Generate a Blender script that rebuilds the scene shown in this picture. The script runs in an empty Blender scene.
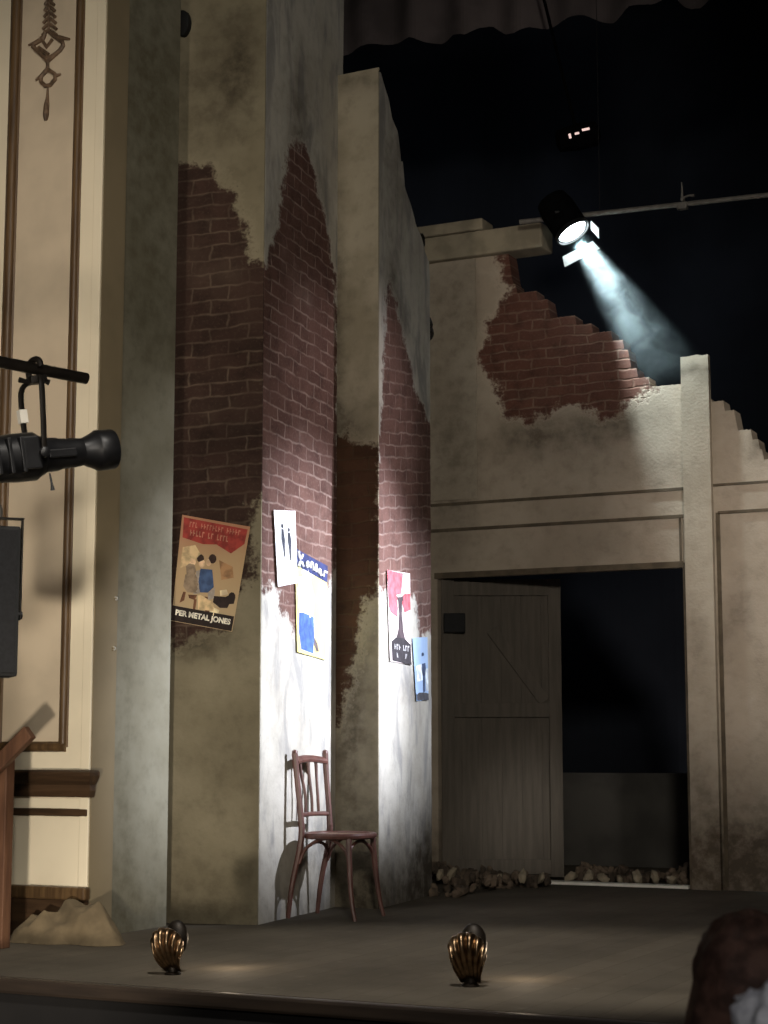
import bpy, bmesh, math, random
from mathutils import Vector as V, Matrix, Euler, noise
random.seed(7)
C = bpy.context.scene.collection
SC = bpy.context.scene
PI = math.pi

# ------------------------------------------------------------------ survey of the place (metres, stage floor z = 0)
F_PX = 1770.0; CAM_H = 0.9; YAW = math.radians(26.3); PITCH = math.atan(238 / F_PX)
FH = V((-math.sin(YAW), math.cos(YAW), 0)); RT = V((math.cos(YAW), math.sin(YAW), 0)); ZZ = V((0, 0, 1))
FW = FH * math.cos(PITCH) + ZZ * math.sin(PITCH); UP = RT.cross(FW)
O = V((0, 0, CAM_H))
def ray(x, y): return FW + RT * ((x - 384) / F_PX) + UP * ((512 - y) / F_PX)
def fl(x, y, z=0.0):
    d = ray(x, y); return O + d * ((z - CAM_H) / d.z)
def pl(x, y, P, N):
    d = ray(x, y); return O + d * ((P - O).dot(N) / d.dot(N))
def dep(x, y, d):                                   # point at horizontal distance d from the viewpoint
    r = ray(x, y); return O + r * (d / r.dot(FH))

# ------------------------------------------------------------------ colours and materials
def s2l(c): return c / 12.92 if c <= .04045 else ((c + .055) / 1.055) ** 2.4
def col(r, g, b): return (s2l(r / 255), s2l(g / 255), s2l(b / 255), 1)

class NT:
    def __init__(s, name):
        m = bpy.data.materials.new(name); m.use_nodes = True
        s.m = m; s.t = m.node_tree; s.b = s.t.nodes['Principled BSDF']
        s.out = s.t.nodes['Material Output']
    def n(s, kind, **kw):
        nd = s.t.nodes.new(kind)
        for k, v in kw.items():
            if k.startswith('i_'):
                key = k[2:]; key = int(key) if key.isdigit() else key.replace('_', ' ')
                nd.inputs[key].default_value = v
            else: setattr(nd, k, v)
        return nd
    def l(s, a, b): s.t.links.new(a, b)
    def mix(s, fac, a, b, mode='MIX'):
        nd = s.t.nodes.new('ShaderNodeMix'); nd.data_type = 'RGBA'; nd.blend_type = mode
        for sock, v in ((nd.inputs[0], fac), (nd.inputs[6], a), (nd.inputs[7], b)):
            if hasattr(v, 'is_linked'): s.l(v, sock)
            else: sock.default_value = v
        return nd.outputs[2]
    def math(s, op, a, b=0.0, clamp=False):
        nd = s.t.nodes.new('ShaderNodeMath'); nd.operation = op; nd.use_clamp = clamp
        for i, v in enumerate((a, b)):
            if hasattr(v, 'is_linked'): s.l(v, nd.inputs[i])
            else: nd.inputs[i].default_value = v
        return nd.outputs[0]
    def rng(s, v, a, b, c=0.0, d=1.0):
        nd = s.t.nodes.new('ShaderNodeMapRange'); nd.interpolation_type = 'SMOOTHSTEP'
        s.l(v, nd.inputs[0])
        for i, q in enumerate((a, b, c, d)): nd.inputs[i + 1].default_value = q
        return nd.outputs[0]

def plain(name, c, rough=.6, metal=0.0, var=.25, scale=12.0, bump=.0, spec=.4):
    """a solid colour broken up by a little noise"""
    k = NT(name); tc = k.n('ShaderNodeTexCoord')
    nz = k.n('ShaderNodeTexNoise', i_Scale=scale, i_Detail=4.0); k.l(tc.outputs['Object'], nz.inputs['Vector'])
    dk = tuple(x * (1 - var) for x in c[:3]) + (1,); lt = tuple(min(1, x * (1 + var)) for x in c[:3]) + (1,)
    f = k.rng(nz.outputs[0], .35, .65)
    k.l(k.mix(f, dk, lt), k.b.inputs['Base Color'])
    k.b.inputs['Roughness'].default_value = rough; k.b.inputs['Metallic'].default_value = metal
    k.b.inputs['Specular IOR Level'].default_value = spec
    if bump:
        bp = k.n('ShaderNodeBump', i_Strength=bump, i_Distance=.01); k.l(nz.outputs[0], bp.inputs['Height'])
        k.l(bp.outputs[0], k.b.inputs['Normal'])
    return k.m

def plaster(name, p1, p2, stain, b1, b2, mortar, bw=.215, rh=.077, shear=0.0, grain=1.0, streak=None):
    """weathered plaster over brick: the 'brick' attribute (signed metres) says where the plaster has gone"""
    k = NT(name)
    uv = k.n('ShaderNodeUVMap', uv_map='uv')
    sep = k.n('ShaderNodeSeparateXYZ'); k.l(uv.outputs[0], sep.inputs[0])
    n1 = k.n('ShaderNodeTexNoise', i_Scale=1.6, i_Detail=5.0, i_Roughness=.6); k.l(uv.outputs[0], n1.inputs['Vector'])
    n2 = k.n('ShaderNodeTexNoise', i_Scale=9.0, i_Detail=5.0, i_Roughness=.65); k.l(uv.outputs[0], n2.inputs['Vector'])
    n3 = k.n('ShaderNodeTexNoise', i_Scale=55.0, i_Detail=3.0); k.l(uv.outputs[0], n3.inputs['Vector'])
    base = k.mix(k.rng(n1.outputs[0], .36, .62), p1, p2)
    base = k.mix(k.rng(n2.outputs[0], .45, .8, 0, .45), base, tuple(x * .6 for x in p1[:3]) + (1,))
    if streak:
        mp = k.n('ShaderNodeMapping'); mp.inputs['Scale'].default_value = (4.6, 1.3, 1); k.l(uv.outputs[0], mp.inputs[0])
        sn = k.n('ShaderNodeTexNoise', i_Scale=1.3, i_Detail=5.0, i_Roughness=.6, i_Distortion=.5); k.l(mp.outputs[0], sn.inputs['Vector'])
        base = k.mix(k.rng(sn.outputs[0], .46, .66, 0, .75), base, streak)
    at = k.n('ShaderNodeAttribute', attribute_name='stain')  # weathering marks, with some shade put into the same colour
    sf = k.math('MULTIPLY', at.outputs['Fac'], k.rng(n2.outputs[0], .25, .7, .55, 1.15), True)
    base = k.mix(sf, base, stain)
    # bricks
    jn = k.n('ShaderNodeTexNoise', i_Scale=7.0, i_Detail=2.0); k.l(uv.outputs[0], jn.inputs['Vector'])
    jit = k.math('MULTIPLY', k.math('SUBTRACT', jn.outputs[0], .5), .045)
    v = k.math('ADD', k.math('ADD', sep.outputs[1], k.math('MULTIPLY', sep.outputs[0], shear)), jit)
    u = k.math('ADD', sep.outputs[0], k.math('MULTIPLY', jit, 1.3))
    cb = k.n('ShaderNodeCombineXYZ'); k.l(u, cb.inputs[0]); k.l(v, cb.inputs[1])
    br = k.n('ShaderNodeTexBrick', i_Scale=1.0); br.offset = .5
    br.inputs['Brick Width'].default_value = bw; br.inputs['Row Height'].default_value = rh
    br.inputs['Mortar Size'].default_value = .010; br.inputs['Mortar Smooth'].default_value = .9; br.inputs['Bias'].default_value = -.15
    br.inputs['Color1'].default_value = b1; br.inputs['Color2'].default_value = b2; br.inputs['Mortar'].default_value = mortar
    k.l(cb.outputs[0], br.inputs['Vector'])
    bc = k.mix(k.rng(n2.outputs[0], .4, .75, 0, .7), br.outputs['Color'], tuple(x * .45 for x in b1[:3]) + (1,))
    bc = k.mix(k.rng(n1.outputs[0], .50, .75, 0, .45), bc, mortar)
    fade = k.n('ShaderNodeTexNoise', i_Scale=4.3, i_Detail=3.0); k.l(uv.outputs[0], fade.inputs['Vector'])
    mid_ = tuple((x + y) * .5 for x, y in zip(b1[:3], b2[:3])) + (1,)
    bc = k.mix(k.rng(fade.outputs[0], .36, .58, .6, .0), bc, mid_)
    bc = k.mix(k.rng(n3.outputs[0], .5, .8, 0, .3), bc, mortar)
    ab = k.n('ShaderNodeAttribute', attribute_name='brick')
    edge = k.math('ADD', ab.outputs['Fac'], k.math('MULTIPLY', k.math('SUBTRACT', n2.outputs[0], .5), .30))
    edge = k.math('ADD', edge, k.math('MULTIPLY', k.math('SUBTRACT', n3.outputs[0], .5), .08))
    bm_ = k.rng(edge, -.035, .035)
    c = k.mix(bm_, base, bc)
    rim = k.math('MULTIPLY', k.rng(edge, -.06, -.01), k.math('SUBTRACT', 1.0, bm_))
    c = k.mix(k.math('MULTIPLY', rim, .35), c, tuple(min(1, x * 1.25) for x in p2[:3]) + (1,))
    k.l(c, k.b.inputs['Base Color'])
    k.b.inputs['Roughness'].default_value = .9; k.b.inputs['Specular IOR Level'].default_value = .15
    h = k.math('MULTIPLY', k.math('SUBTRACT', 1.0, br.outputs['Fac']), k.math('MULTIPLY', bm_, .5))
    h = k.math('ADD', h, k.math('SUBTRACT', 1.0, bm_))
    h = k.math('ADD', h, k.math('MULTIPLY', n3.outputs[0], .25 * grain))
    bp = k.n('ShaderNodeBump', i_Strength=.55, i_Distance=.012); k.l(h, bp.inputs['Height']); k.l(bp.outputs[0], k.b.inputs['Normal'])
    return k.m

def wood(name, c1, c2, rough=.5, sx=1.0, sy=14.0, sz=14.0):
    k = NT(name); tc = k.n('ShaderNodeTexCoord'); mp = k.n('ShaderNodeMapping')
    mp.inputs['Scale'].default_value = (sx, sy, sz); k.l(tc.outputs['Object'], mp.inputs[0])
    nz = k.n('ShaderNodeTexNoise', i_Scale=3.0, i_Detail=6.0, i_Roughness=.6); k.l(mp.outputs[0], nz.inputs['Vector'])
    k.l(k.mix(k.rng(nz.outputs[0], .3, .7), c1, c2), k.b.inputs['Base Color'])
    k.b.inputs['Roughness'].default_value = rough
    bp = k.n('ShaderNodeBump', i_Strength=.15, i_Distance=.01); k.l(nz.outputs[0], bp.inputs['Height']); k.l(bp.outputs[0], k.b.inputs['Normal'])
    return k.m

def emit(name, c, strength):
    k = NT(name); k.b.inputs['Base Color'].default_value = c
    k.b.inputs['Emission Color'].default_value = c; k.b.inputs['Emission Strength'].default_value = strength
    return k.m

# ------------------------------------------------------------------ object helpers
def tag(o, label=None, cat=None, group=None, kind=None):
    if label: o['label'] = label
    if cat: o['category'] = cat
    if group: o['group'] = group
    if kind: o['kind'] = kind
    return o
def empty(name, loc=(0, 0, 0), rot=None):
    o = bpy.data.objects.new(name, None); C.objects.link(o); o.location = loc; o.empty_display_size = .1
    if rot is not None: o.rotation_euler = rot.to_euler() if hasattr(rot, 'to_euler') else rot
    return o
class MB:
    def __init__(s): s.v = []; s.f = []; s.uv = None; s.at = {}; s.smooth = False
    def quad(s, a, b, c, d):
        i = len(s.v); s.v += [a, b, c, d]; s.f.append((i, i + 1, i + 2, i + 3))
    def poly(s, pts):
        i = len(s.v); s.v += list(pts); s.f.append(tuple(range(i, i + len(pts))))
    def box(s, lo, hi, M=None, bev=0.0):
        bm = bmesh.new(); bmesh.ops.create_cube(bm, size=1)
        sz = [hi[k] - lo[k] for k in range(3)]; ce = [(hi[k] + lo[k]) / 2 for k in range(3)]
        for v in bm.verts: v.co = V([v.co[k] * sz[k] + ce[k] for k in range(3)])
        if bev: bmesh.ops.bevel(bm, geom=list(bm.edges), offset=bev, segments=2, affect='EDGES', profile=.6)
        s.add_bm(bm, M); return s
    def add_bm(s, bm, M=None):
        i = len(s.v); bm.verts.index_update()
        s.v += [(M @ v.co) if M is not None else v.co.copy() for v in bm.verts]
        s.f += [tuple(v.index + i for v in f.verts) for f in bm.faces]; bm.free(); return s
    def tube(s, pts, r, seg=8, smooth=0, cap=True, flat=1.0):
        pts = [V(p) for p in pts]; rs = list(r) if hasattr(r, '__len__') else [r] * len(pts)
        for _ in range(smooth):
            q = [pts[0]]; qr = [rs[0]]
            for k in range(len(pts) - 1):
                q += [pts[k].lerp(pts[k + 1], .25), pts[k].lerp(pts[k + 1], .75)]
                qr += [rs[k] * .75 + rs[k + 1] * .25, rs[k] * .25 + rs[k + 1] * .75]
            q.append(pts[-1]); qr.append(rs[-1]); pts, rs = q, qr
        i0 = len(s.v); nrm = None
        for k, p in enumerate(pts):
            t = (pts[min(k + 1, len(pts) - 1)] - pts[max(k - 1, 0)]).normalized()
            if nrm is None:
                nrm = t.orthogonal().normalized()
            nrm = (nrm - t * nrm.dot(t))
            nrm = nrm.normalized() if nrm.length > 1e-6 else t.orthogonal().normalized()
            b = t.cross(nrm)
            for j in range(seg):
                a = 2 * PI * j / seg
                s.v.append(p + (nrm * math.cos(a) + b * math.sin(a) * flat) * rs[k])
        for k in range(len(pts) - 1):
            for j in range(seg):
                a = i0 + k * seg + j; b = i0 + k * seg + (j + 1) % seg
                s.f.append((a, b, b + seg, a + seg))
        if cap:
            s.f.append(tuple(i0 + j for j in reversed(range(seg))))
            s.f.append(tuple(i0 + (len(pts) - 1) * seg + j for j in range(seg)))
        s.smooth = True; return s
    def lathe(s, prof, seg=24, M=None, cap=True):
        """profile of (along x, radius)"""
        i0 = len(s.v)
        for (x, r) in prof:
            for j in range(seg):
                a = 2 * PI * j / seg; p = V((x, r * math.cos(a), r * math.sin(a))); s.v.append(M @ p if M is not None else p)
        for k in range(len(prof) - 1):
            for j in range(seg):
                a = i0 + k * seg + j; b = i0 + k * seg + (j + 1) % seg; s.f.append((a, b, b + seg, a + seg))
        if cap:
            s.f.append(tuple(i0 + j for j in reversed(range(seg)))); s.f.append(tuple(i0 + (len(prof) - 1) * seg + j for j in range(seg)))
        s.smooth = True; return s
    def build(s, name, mat, parent=None, smooth=None, solid=0.0):
        me = bpy.data.meshes.new(name); me.from_pydata([tuple(v) for v in s.v], [], s.f)
        bm = bmesh.new(); bm.from_mesh(me); bmesh.ops.recalc_face_normals(bm, faces=bm.faces) if s.uv is None else None
        bm.to_mesh(me); bm.free()
        if s.uv:
            ul = me.uv_layers.new(name='uv')
            for lp in me.loops: ul.data[lp.index].uv = s.uv[lp.vertex_index]
        for nm, vals in s.at.items():
            a = me.attributes.new(nm, 'FLOAT', 'POINT'); a.data.foreach_set('value', vals)
        me.materials.append(mat)
        if s.smooth if smooth is None else smooth:
            for p in me.polygons: p.use_smooth = True
            if hasattr(me, 'set_sharp_from_angle'): me.set_sharp_from_angle(angle=math.radians(42))
        o = bpy.data.objects.new(name, me); C.objects.link(o)
        if parent is not None: o.parent = parent
        if solid:
            md = o.modifiers.new('thickness', 'SOLIDIFY'); md.thickness = solid; md.offset = -1
        return o
def sdist(poly, p):
    """signed distance to a polygon, positive inside"""
    ins = False; best = 1e9; n = len(poly); x, y = p
    for i in range(n):
        x1, y1 = poly[i]; x2, y2 = poly[(i + 1) % n]
        if (y1 > y) != (y2 > y) and x < (x2 - x1) * (y - y1) / (y2 - y1) + x1: ins = not ins
        dx, dy = x2 - x1, y2 - y1; q = dx * dx + dy * dy
        t = max(0, min(1, ((x - x1) * dx + (y - y1) * dy) / q)) if q else 0
        best = min(best, math.hypot(x - x1 - t * dx, y - y1 - t * dy))
    return best if ins else -best

class Face:
    """an upright painted face from floor point A to floor point B"""
    def __init__(s, A, B):
        s.A = V(A); s.B = V(B); s.L = (s.B - s.A).length; s.D = (s.B - s.A) / s.L
        s.N = s.D.cross(ZZ)                          # looks at the audience when A is left of B
    def uz(s, x, y):
        p = pl(x, y, s.A, s.N); return ((p - s.A).dot(s.D), p.z)
    def at(s, u, z, off=0.0): return s.A + s.D * u + ZZ * z + s.N * off
    def poly(s, pts): return [s.uz(*p) for p in pts]
    def patch(s, mb, us, zb, zt, bricks=(), stains=(), grime=.5, dz=.035, xo=None):
        """columns at us between zb(u) and zt(u); stains = (px, py, ru, rz, strength)"""
        st = [(*s.uz(a, b), ru, rz, k) for (a, b, ru, rz, k) in stains]
        if mb.uv is None: mb.uv = []; mb.at = {'brick': [], 'stain': []}
        nr = max(2, int(max(zt(u) - zb(u) for u in us) / dz)); i0 = len(mb.v)
        for u in us:
            b, t = zb(u), zt(u)
            for j in range(nr + 1):
                z = b + (t - b) * j / nr
                uu = u + (xo(u, z) if xo else 0.0)
                mb.v.append(s.at(uu, z)); mb.uv.append((uu, z))
                mb.at['brick'].append(max([sdist(q, (uu, z)) for q in bricks] + [-9.0]))
                g = grime * math.exp(-(z / .35) ** 2)
                for (a, c, ru, rz, k) in st: g += k * math.exp(-((uu - a) / ru) ** 2 - ((z - c) / rz) ** 2)
                mb.at['stain'].append(min(1, g))
        for i in range(len(us) - 1):
            for j in range(nr):
                a = i0 + i * (nr + 1) + j; b = a + nr + 1; mb.f.append((a, b, b + 1, a + 1))
def span(a, b, step):
    n = max(1, int(round(abs(b - a) / step))); return [a + (b - a) * i / n for i in range(n + 1)]
def interp(pts):
    pts = sorted(pts, key=lambda p: p[0])
    def f(u):
        if u <= pts[0][0]: return pts[0][1]
        for (a, b), (c, d) in zip(pts, pts[1:]):
            if u <= c: return b + (d - b) * (u - a) / (c - a) if c > a else d
        return pts[-1][1]
    return f

# ------------------------------------------------------------------ materials
M = {}
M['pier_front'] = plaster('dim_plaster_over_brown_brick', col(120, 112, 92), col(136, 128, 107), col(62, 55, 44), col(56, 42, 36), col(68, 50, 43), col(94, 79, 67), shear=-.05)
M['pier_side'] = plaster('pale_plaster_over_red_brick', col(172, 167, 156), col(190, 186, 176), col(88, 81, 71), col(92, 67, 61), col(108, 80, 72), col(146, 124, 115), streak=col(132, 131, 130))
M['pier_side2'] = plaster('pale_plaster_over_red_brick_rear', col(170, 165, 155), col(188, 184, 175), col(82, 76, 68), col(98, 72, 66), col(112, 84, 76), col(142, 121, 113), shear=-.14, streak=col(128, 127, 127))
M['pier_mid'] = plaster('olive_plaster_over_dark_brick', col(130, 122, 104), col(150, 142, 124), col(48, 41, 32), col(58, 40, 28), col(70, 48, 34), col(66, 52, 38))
M['back'] = plaster('grey_plaster_over_red_brick', col(152, 140, 124), col(166, 154, 138), col(82, 73, 62), col(84, 56, 47), col(98, 65, 54), col(116, 94, 81), bw=.21, rh=.07)
M['reveal'] = plaster('painted_grey_canvas', col(122, 118, 102), col(134, 131, 116), col(84, 79, 62), col(90, 80, 70), col(90, 80, 70), col(90, 80, 70), grain=.3)
M['return'] = plain('dull_buff_paint', col(128, 115, 90), .85, var=.08, scale=3)
M['cream'] = plain('cream_wall_paint', col(230, 218, 192), .75, var=.04, scale=3)
M['panel'] = plain('pinkish_tan_panel_paint', col(200, 184, 160), .8, var=.08, scale=3)
M['moulding'] = wood('dark_gilt_moulding', col(70, 51, 32), col(102, 79, 51), .45, 14, 14, 1)
M['rail'] = wood('dark_stained_rail', col(52, 38, 26), col(80, 60, 42), .4, 1, 10, 10)
M['ornament'] = plain('bronzed_plaster', col(104, 84, 66), .6, var=.35, scale=30, bump=.3)
M['trim_line'] = plain('dark_line_paint', col(84, 74, 60), .9, var=.2)  # dark brown for painted groove shade, also on door jamb and head
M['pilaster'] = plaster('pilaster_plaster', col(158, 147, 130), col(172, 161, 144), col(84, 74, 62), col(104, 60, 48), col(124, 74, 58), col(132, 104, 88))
M['cap'] = plain('grey_cap_plaster', col(138, 129, 110), .95, 0, .16, 7, .4)
M['black'] = plain('black_metal', col(26, 26, 28), .42, .3, .2, 20)
M['black_matt'] = plain('matt_black', col(16, 16, 17), .8, 0, .2, 20)
M['void'] = plain('sooty_black', col(9, 9, 10), .95, 0, .2, 20, spec=.03)
M['pipe_black'] = plain('black_pipe', col(30, 26, 22), .5, .4, .2, 20)
M['pipe_grey'] = plain('grey_pipe', col(120, 116, 110), .5, .3, .15, 20)
M['velvet'] = plain('black_drape', col(40, 43, 50), 1.0, 0, .25, .6, spec=0.0)
M['border'] = plain('charcoal_border_cloth', col(92, 84, 84), .95, 0, .25, 2.5)
M['brass'] = plain('dark_brass', col(128, 106, 82), .30, 1.0, .3, 40)
M['brass_dark'] = plain('blackened_metal', col(30, 24, 18), .5, .5, .2, 30)
M['chair'] = wood('dark_red_brown_bentwood', col(78, 50, 44), col(104, 70, 62), .38, 8, 8, 2)
M['chair_seat'] = wood('worn_brown_seat', col(112, 88, 74), col(138, 112, 96), .5, 6, 6, 6)
M['timber'] = wood('reddish_timber', col(84, 56, 40), col(106, 74, 53), .6, 12, 12, 1.5)
M['canvas'] = plain('tan_canvas', col(98, 85, 64), .95, 0, .2, 9, .4)
M['rubble'] = plain('broken_masonry', col(84, 72, 60), .95, 0, .5, 6, .4)
M['rubble_pale'] = plain('pale_broken_plaster', col(128, 118, 100), .95, 0, .3, 14, .4)
M['door'] = wood('grey_brown_door_boards', col(72, 66, 58), col(86, 79, 70), .85, 10, 10, .8)
M['white_tape'] = plain('white_tape', col(225, 222, 212), .6, 0, .04)
M['glint'] = plain('bright_steel', col(235, 235, 230), .25, .6, .05)

# stage floor: dark worn boards running up and down stage
k = NT('worn_stage_boards'); tc = k.n('ShaderNodeTexCoord'); mp = k.n('ShaderNodeMapping'); k.l(tc.outputs['Object'], mp.inputs[0])
mp.inputs['Rotation'].default_value = (0, 0, PI / 2)
br = k.n('ShaderNodeTexBrick', i_Scale=1.0); br.inputs['Brick Width'].default_value = 2.4; br.inputs['Row Height'].default_value = .14
br.inputs['Mortar Size'].default_value = .002; br.inputs['Mortar Smooth'].default_value = .6
br.inputs['Color1'].default_value = col(82, 76, 67); br.inputs['Color2'].default_value = col(89, 82, 72); br.inputs['Mortar'].default_value = col(60, 54, 46)
k.l(mp.outputs[0], br.inputs['Vector'])
nz = k.n('ShaderNodeTexNoise', i_Scale=1.3, i_Detail=6.0, i_Roughness=.65); k.l(tc.outputs['Object'], nz.inputs['Vector'])
n2 = k.n('ShaderNodeTexNoise', i_Scale=14.0, i_Detail=5.0); k.l(tc.outputs['Object'], n2.inputs['Vector'])
c_ = k.mix(k.rng(nz.outputs[0], .35, .7, 0, .55), br.outputs[0], col(54, 49, 42))
c_ = k.mix(k.rng(n2.outputs[0], .6, .8, 0, .3), c_, col(116, 108, 96))
k.l(c_, k.b.inputs['Base Color']); k.b.inputs['Roughness'].default_value = .85; k.b.inputs['Specular IOR Level'].default_value = .12
bp = k.n('ShaderNodeBump', i_Strength=.2, i_Distance=.004); k.l(n2.outputs[0], bp.inputs['Height']); k.l(bp.outputs[0], k.b.inputs['Normal'])
M['floor'] = k.m
M['nosing'] = wood('brown_stage_nosing', col(40, 32, 26), col(52, 42, 34), .5, 1, 10, 10)
M['fascia'] = plain('black_stage_front', col(20, 18, 18), .9, 0, .2, 3)
M['carpet'] = plain('dark_auditorium_carpet', col(40, 22, 22), .95, 0, .3, 30)

# ------------------------------------------------------------------ the setting
GX = fl(166, 926).x                                   # plane of the proscenium return
P_A = fl(168, 923); P_B = fl(257.5, 925); P_C = fl(335, 907); P_D = fl(378, 909); P_E = fl(432, 895)
YB = fl(690, 889).y; YC = fl(87, 938.8).y; YG = fl(108, 935).y
EDGE_Y = 5.86

mb = MB(); mb.box((-9, EDGE_Y, -.12), (8, 17.5, 0)); floor = mb.build('floor', M['floor'])
tag(floor, 'dark worn wooden stage floor', 'floor', kind='structure')
mb = MB(); mb.box((-9, EDGE_Y - .05, -.06), (8, EDGE_Y, 0.0), bev=.012); o = mb.build('trim_1', M['nosing']); tag(o, 'brown wooden nosing along the front edge of the stage', 'trim', kind='structure')
mb = MB(); mb.box((-9, EDGE_Y - .03, -1.05), (8, EDGE_Y, -.06)); o = mb.build('wall_front', M['fascia']); tag(o, 'black front wall below the stage edge', 'wall', kind='structure')
mb = MB(); mb.box((-9, -3, -1.15), (8, EDGE_Y, -1.05)); o = mb.build('floor_auditorium', M['carpet']); tag(o, 'dark carpeted auditorium floor before the stage', 'floor', kind='structure')
mb = MB()
us = span(-9, 9, .12)
for i in range(len(us) - 1):
    f0, f1 = (.05 * math.sin(us[i] * 4), .05 * math.sin(us[i + 1] * 4))
    mb.quad(V((us[i], 17 + f0, 0)), V((us[i + 1], 17 + f1, 0)), V((us[i + 1], 17 + f1, 9)), V((us[i], 17 + f0, 9)))
o = mb.build('backdrop', M['velvet'], smooth=True); tag(o, 'black drape hanging far behind the ruined wall', 'backdrop', kind='structure')

# --- proscenium: cream panelled front, buff return, grey reveal
mb = MB(); mb.box((-7.5, YC, 0), (GX, YC + .19, 7)); wall_l = mb.build('wall_left', M['cream'])
tag(wall_l, 'cream panelled proscenium wall at the left of the stage', 'wall', kind='structure')
FC = Face((-7.5, YC, 0), (GX, YC, 0))
mb = MB(); mb.box((GX - .3, YC + .19, 0), (GX + .004, YG, 7)); mb.box((GX - .004, YC + .006, 0), (GX + .004, YC + .2, 7)); o = mb.build('return_strip', M['return'], wall_l)
FG = Face((GX, YG, 0), fl(166, 926)); FG.D = V((0, 1, 0)); FG.N = V((1, 0, 0)); FG.L = fl(166, 926).y - YG
mb = MB(); FG.patch(mb, span(0, FG.L, .06), lambda u: 0, lambda u: 7.0, grime=.6, dz=.06,
                    stains=[(150, 580, .3, .25, .5), (145, 300, .5, .6, .6), (125, 760, .12, 1.0, .45), (150, 90, .5, .7, .8)])  # blobs darken the top, a left strip and bands lower down
o = mb.build('wall_return', M['reveal'], solid=.03); tag(o, 'tall grey canvas return beside the cream proscenium wall', 'wall', kind='structure')

def cream_box(name, x0, y0, x1, y1, d, mat, ext=(0, 0), bev=.008, num=None):
    a = FC.uz(x0, y0); b = FC.uz(x1, y1)
    p = MB(); p.box((FC.A.x + min(a[0], b[0]) - ext[0], YC - d, min(a[1], b[1])), (FC.A.x + max(a[0], b[0]) + ext[1], YC, max(a[1], b[1])), bev=bev)
    return p.build(name, mat, wall_l)
zt = 6.6
def vmould(xpx, ypx, w, z0):
    u, _ = FC.uz(xpx, ypx); x = FC.A.x + u; p = MB()
    p.tube([(x, YC - .004, z0), (x, YC - .004, zt)], w / 2, 10)
    p.tube([(x - w * .5, YC, z0), (x - w * .5, YC, zt)], w * .22, 6); p.tube([(x + w * .5, YC, z0), (x + w * .5, YC, zt)], w * .22, 6)
    return p, x
z_low = FC.uz(60, 747)[1]
q_xl = FC.A.x + FC.uz(9, 300)[0]; q_xr = FC.A.x + FC.uz(70.5, 450)[0]
p = MB(); p.box((q_xl, YC - .004, z_low), (q_xr, YC + .001, zt)); p.build('panel_field', M['panel'], wall_l)
p, xr = vmould(70.5, 450, .040, z_low); p.build('panel_moulding', M['moulding'], wall_l)
p, xl = vmould(9, 300, .055, z_low); p.build('panel_moulding', M['moulding'], wall_l)
p = MB(); p.tube([(xl - .02, YC - .004, z_low), (xr + .018, YC - .004, z_low)], .024, 10); p.tube([(xl, YC, z_low + .02), (xr, YC, z_low + .02)], .009, 6); p.build('panel_moulding', M['moulding'], wall_l)
cr = fl(87, 938.8)
za = FC.uz(70, 797)[1]; zb_ = FC.uz(70, 770)[1]; hgt = zb_ - za
p = MB()                                              # moulded dado rail running past the corner
prof = [(0, 0), (.02, 0), (.03, .25), (.028, .45), (.045, .6), (.06, .8), (.06, .92), (.045, 1), (0, 1)]
def rail_end(x): return [V((x, YC - a, za + b * hgt)) for a, b in prof]
A_, B_ = rail_end(-7.4), rail_end(GX + .0)
B_ = [V((GX + a * .75, YC - a, za + b * hgt)) for a, b in prof]
for i in range(len(prof) - 1): p.quad(A_[i], B_[i], B_[i + 1], A_[i + 1])
C_ = [V((GX + a * .75, YC + .02, za + b * hgt)) for a, b in prof]
for i in range(len(prof) - 1): p.quad(B_[i], C_[i], C_[i + 1], B_[i + 1])
p.poly(C_)
p.build('dado_rail', M['rail'], wall_l)
cream_box('bead_rail', 8, 815, 89, 809, .015, M['rail'], (2, 0))
z1 = FC.uz(60, 886)[1]; z2 = FC.uz(60, 899)[1]
p = MB(); p.box((-7.4, YC - .05, z2), (GX + .02, YC, z1), bev=.012); p.build('skirting_cap', M['moulding'], wall_l)
p = MB(); p.box((-7.4, YC - .035, 0), (GX + .01, YC, z2), bev=.004); p.build('skirting_board', M['rail'], wall_l)
p = MB(); p.box((GX - .05, YC - .012, z1), (GX + .004, YC, 6.6), bev=.005); p.build('corner_bead', M['cream'], wall_l)

# hanging plaster drop inside the upper panel
oc = FC.at(*FC.uz(48, 60)); orn = empty('panel_ornament', oc); tag(orn, 'bronzed plaster drop ornament with a tassel high on the cream panel', 'ornament')
def opt(x, y, off=.012):
    u, z = FC.uz(x, y); return FC.at(u, z, off) - oc
def outline(pts, r, close=True):
    q = MB(); pp = [opt(*a) for a in pts]; q.tube(pp + ([pp[0]] if close else []), r, 6, 1); return q
q = outline([(44, 40), (48, 30), (57, 38), (66, 44), (60, 53), (49, 60), (39, 52), (33, 46)], .012)
q.tube([opt(44, 40), opt(30, 46)], (.014, .006), 6); q.tube([opt(58, 38), opt(71, 40)], (.014, .006), 6)
q.tube([opt(38, 50), opt(49, 62)], .012, 6); q.tube([opt(60, 52), opt(49, 62)], .012, 6)
q.tube([opt(42, 38), opt(48, 48), opt(54, 40)], .010, 6); q.tube([opt(40, 48), opt(50, 55)], .009, 6); q.build('diamond_scroll', M['ornament'], orn)
q = MB()
for i in range(9):
    y = -18 + i * 6; w = 3 + i * .55
    q.tube([opt(51 - w, y + 6), opt(50, y), opt(51 + w, y + 6)], .009, 6, 1)
q.tube([opt(51, -20), opt(50, 34)], .008, 6); q.build('bell_chain', M['ornament'], orn)
q = outline([(49, 70), (59, 77), (49, 89), (40, 80)], .012); q.tube([opt(49, 62), opt(49, 70)], .009, 6)
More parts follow.
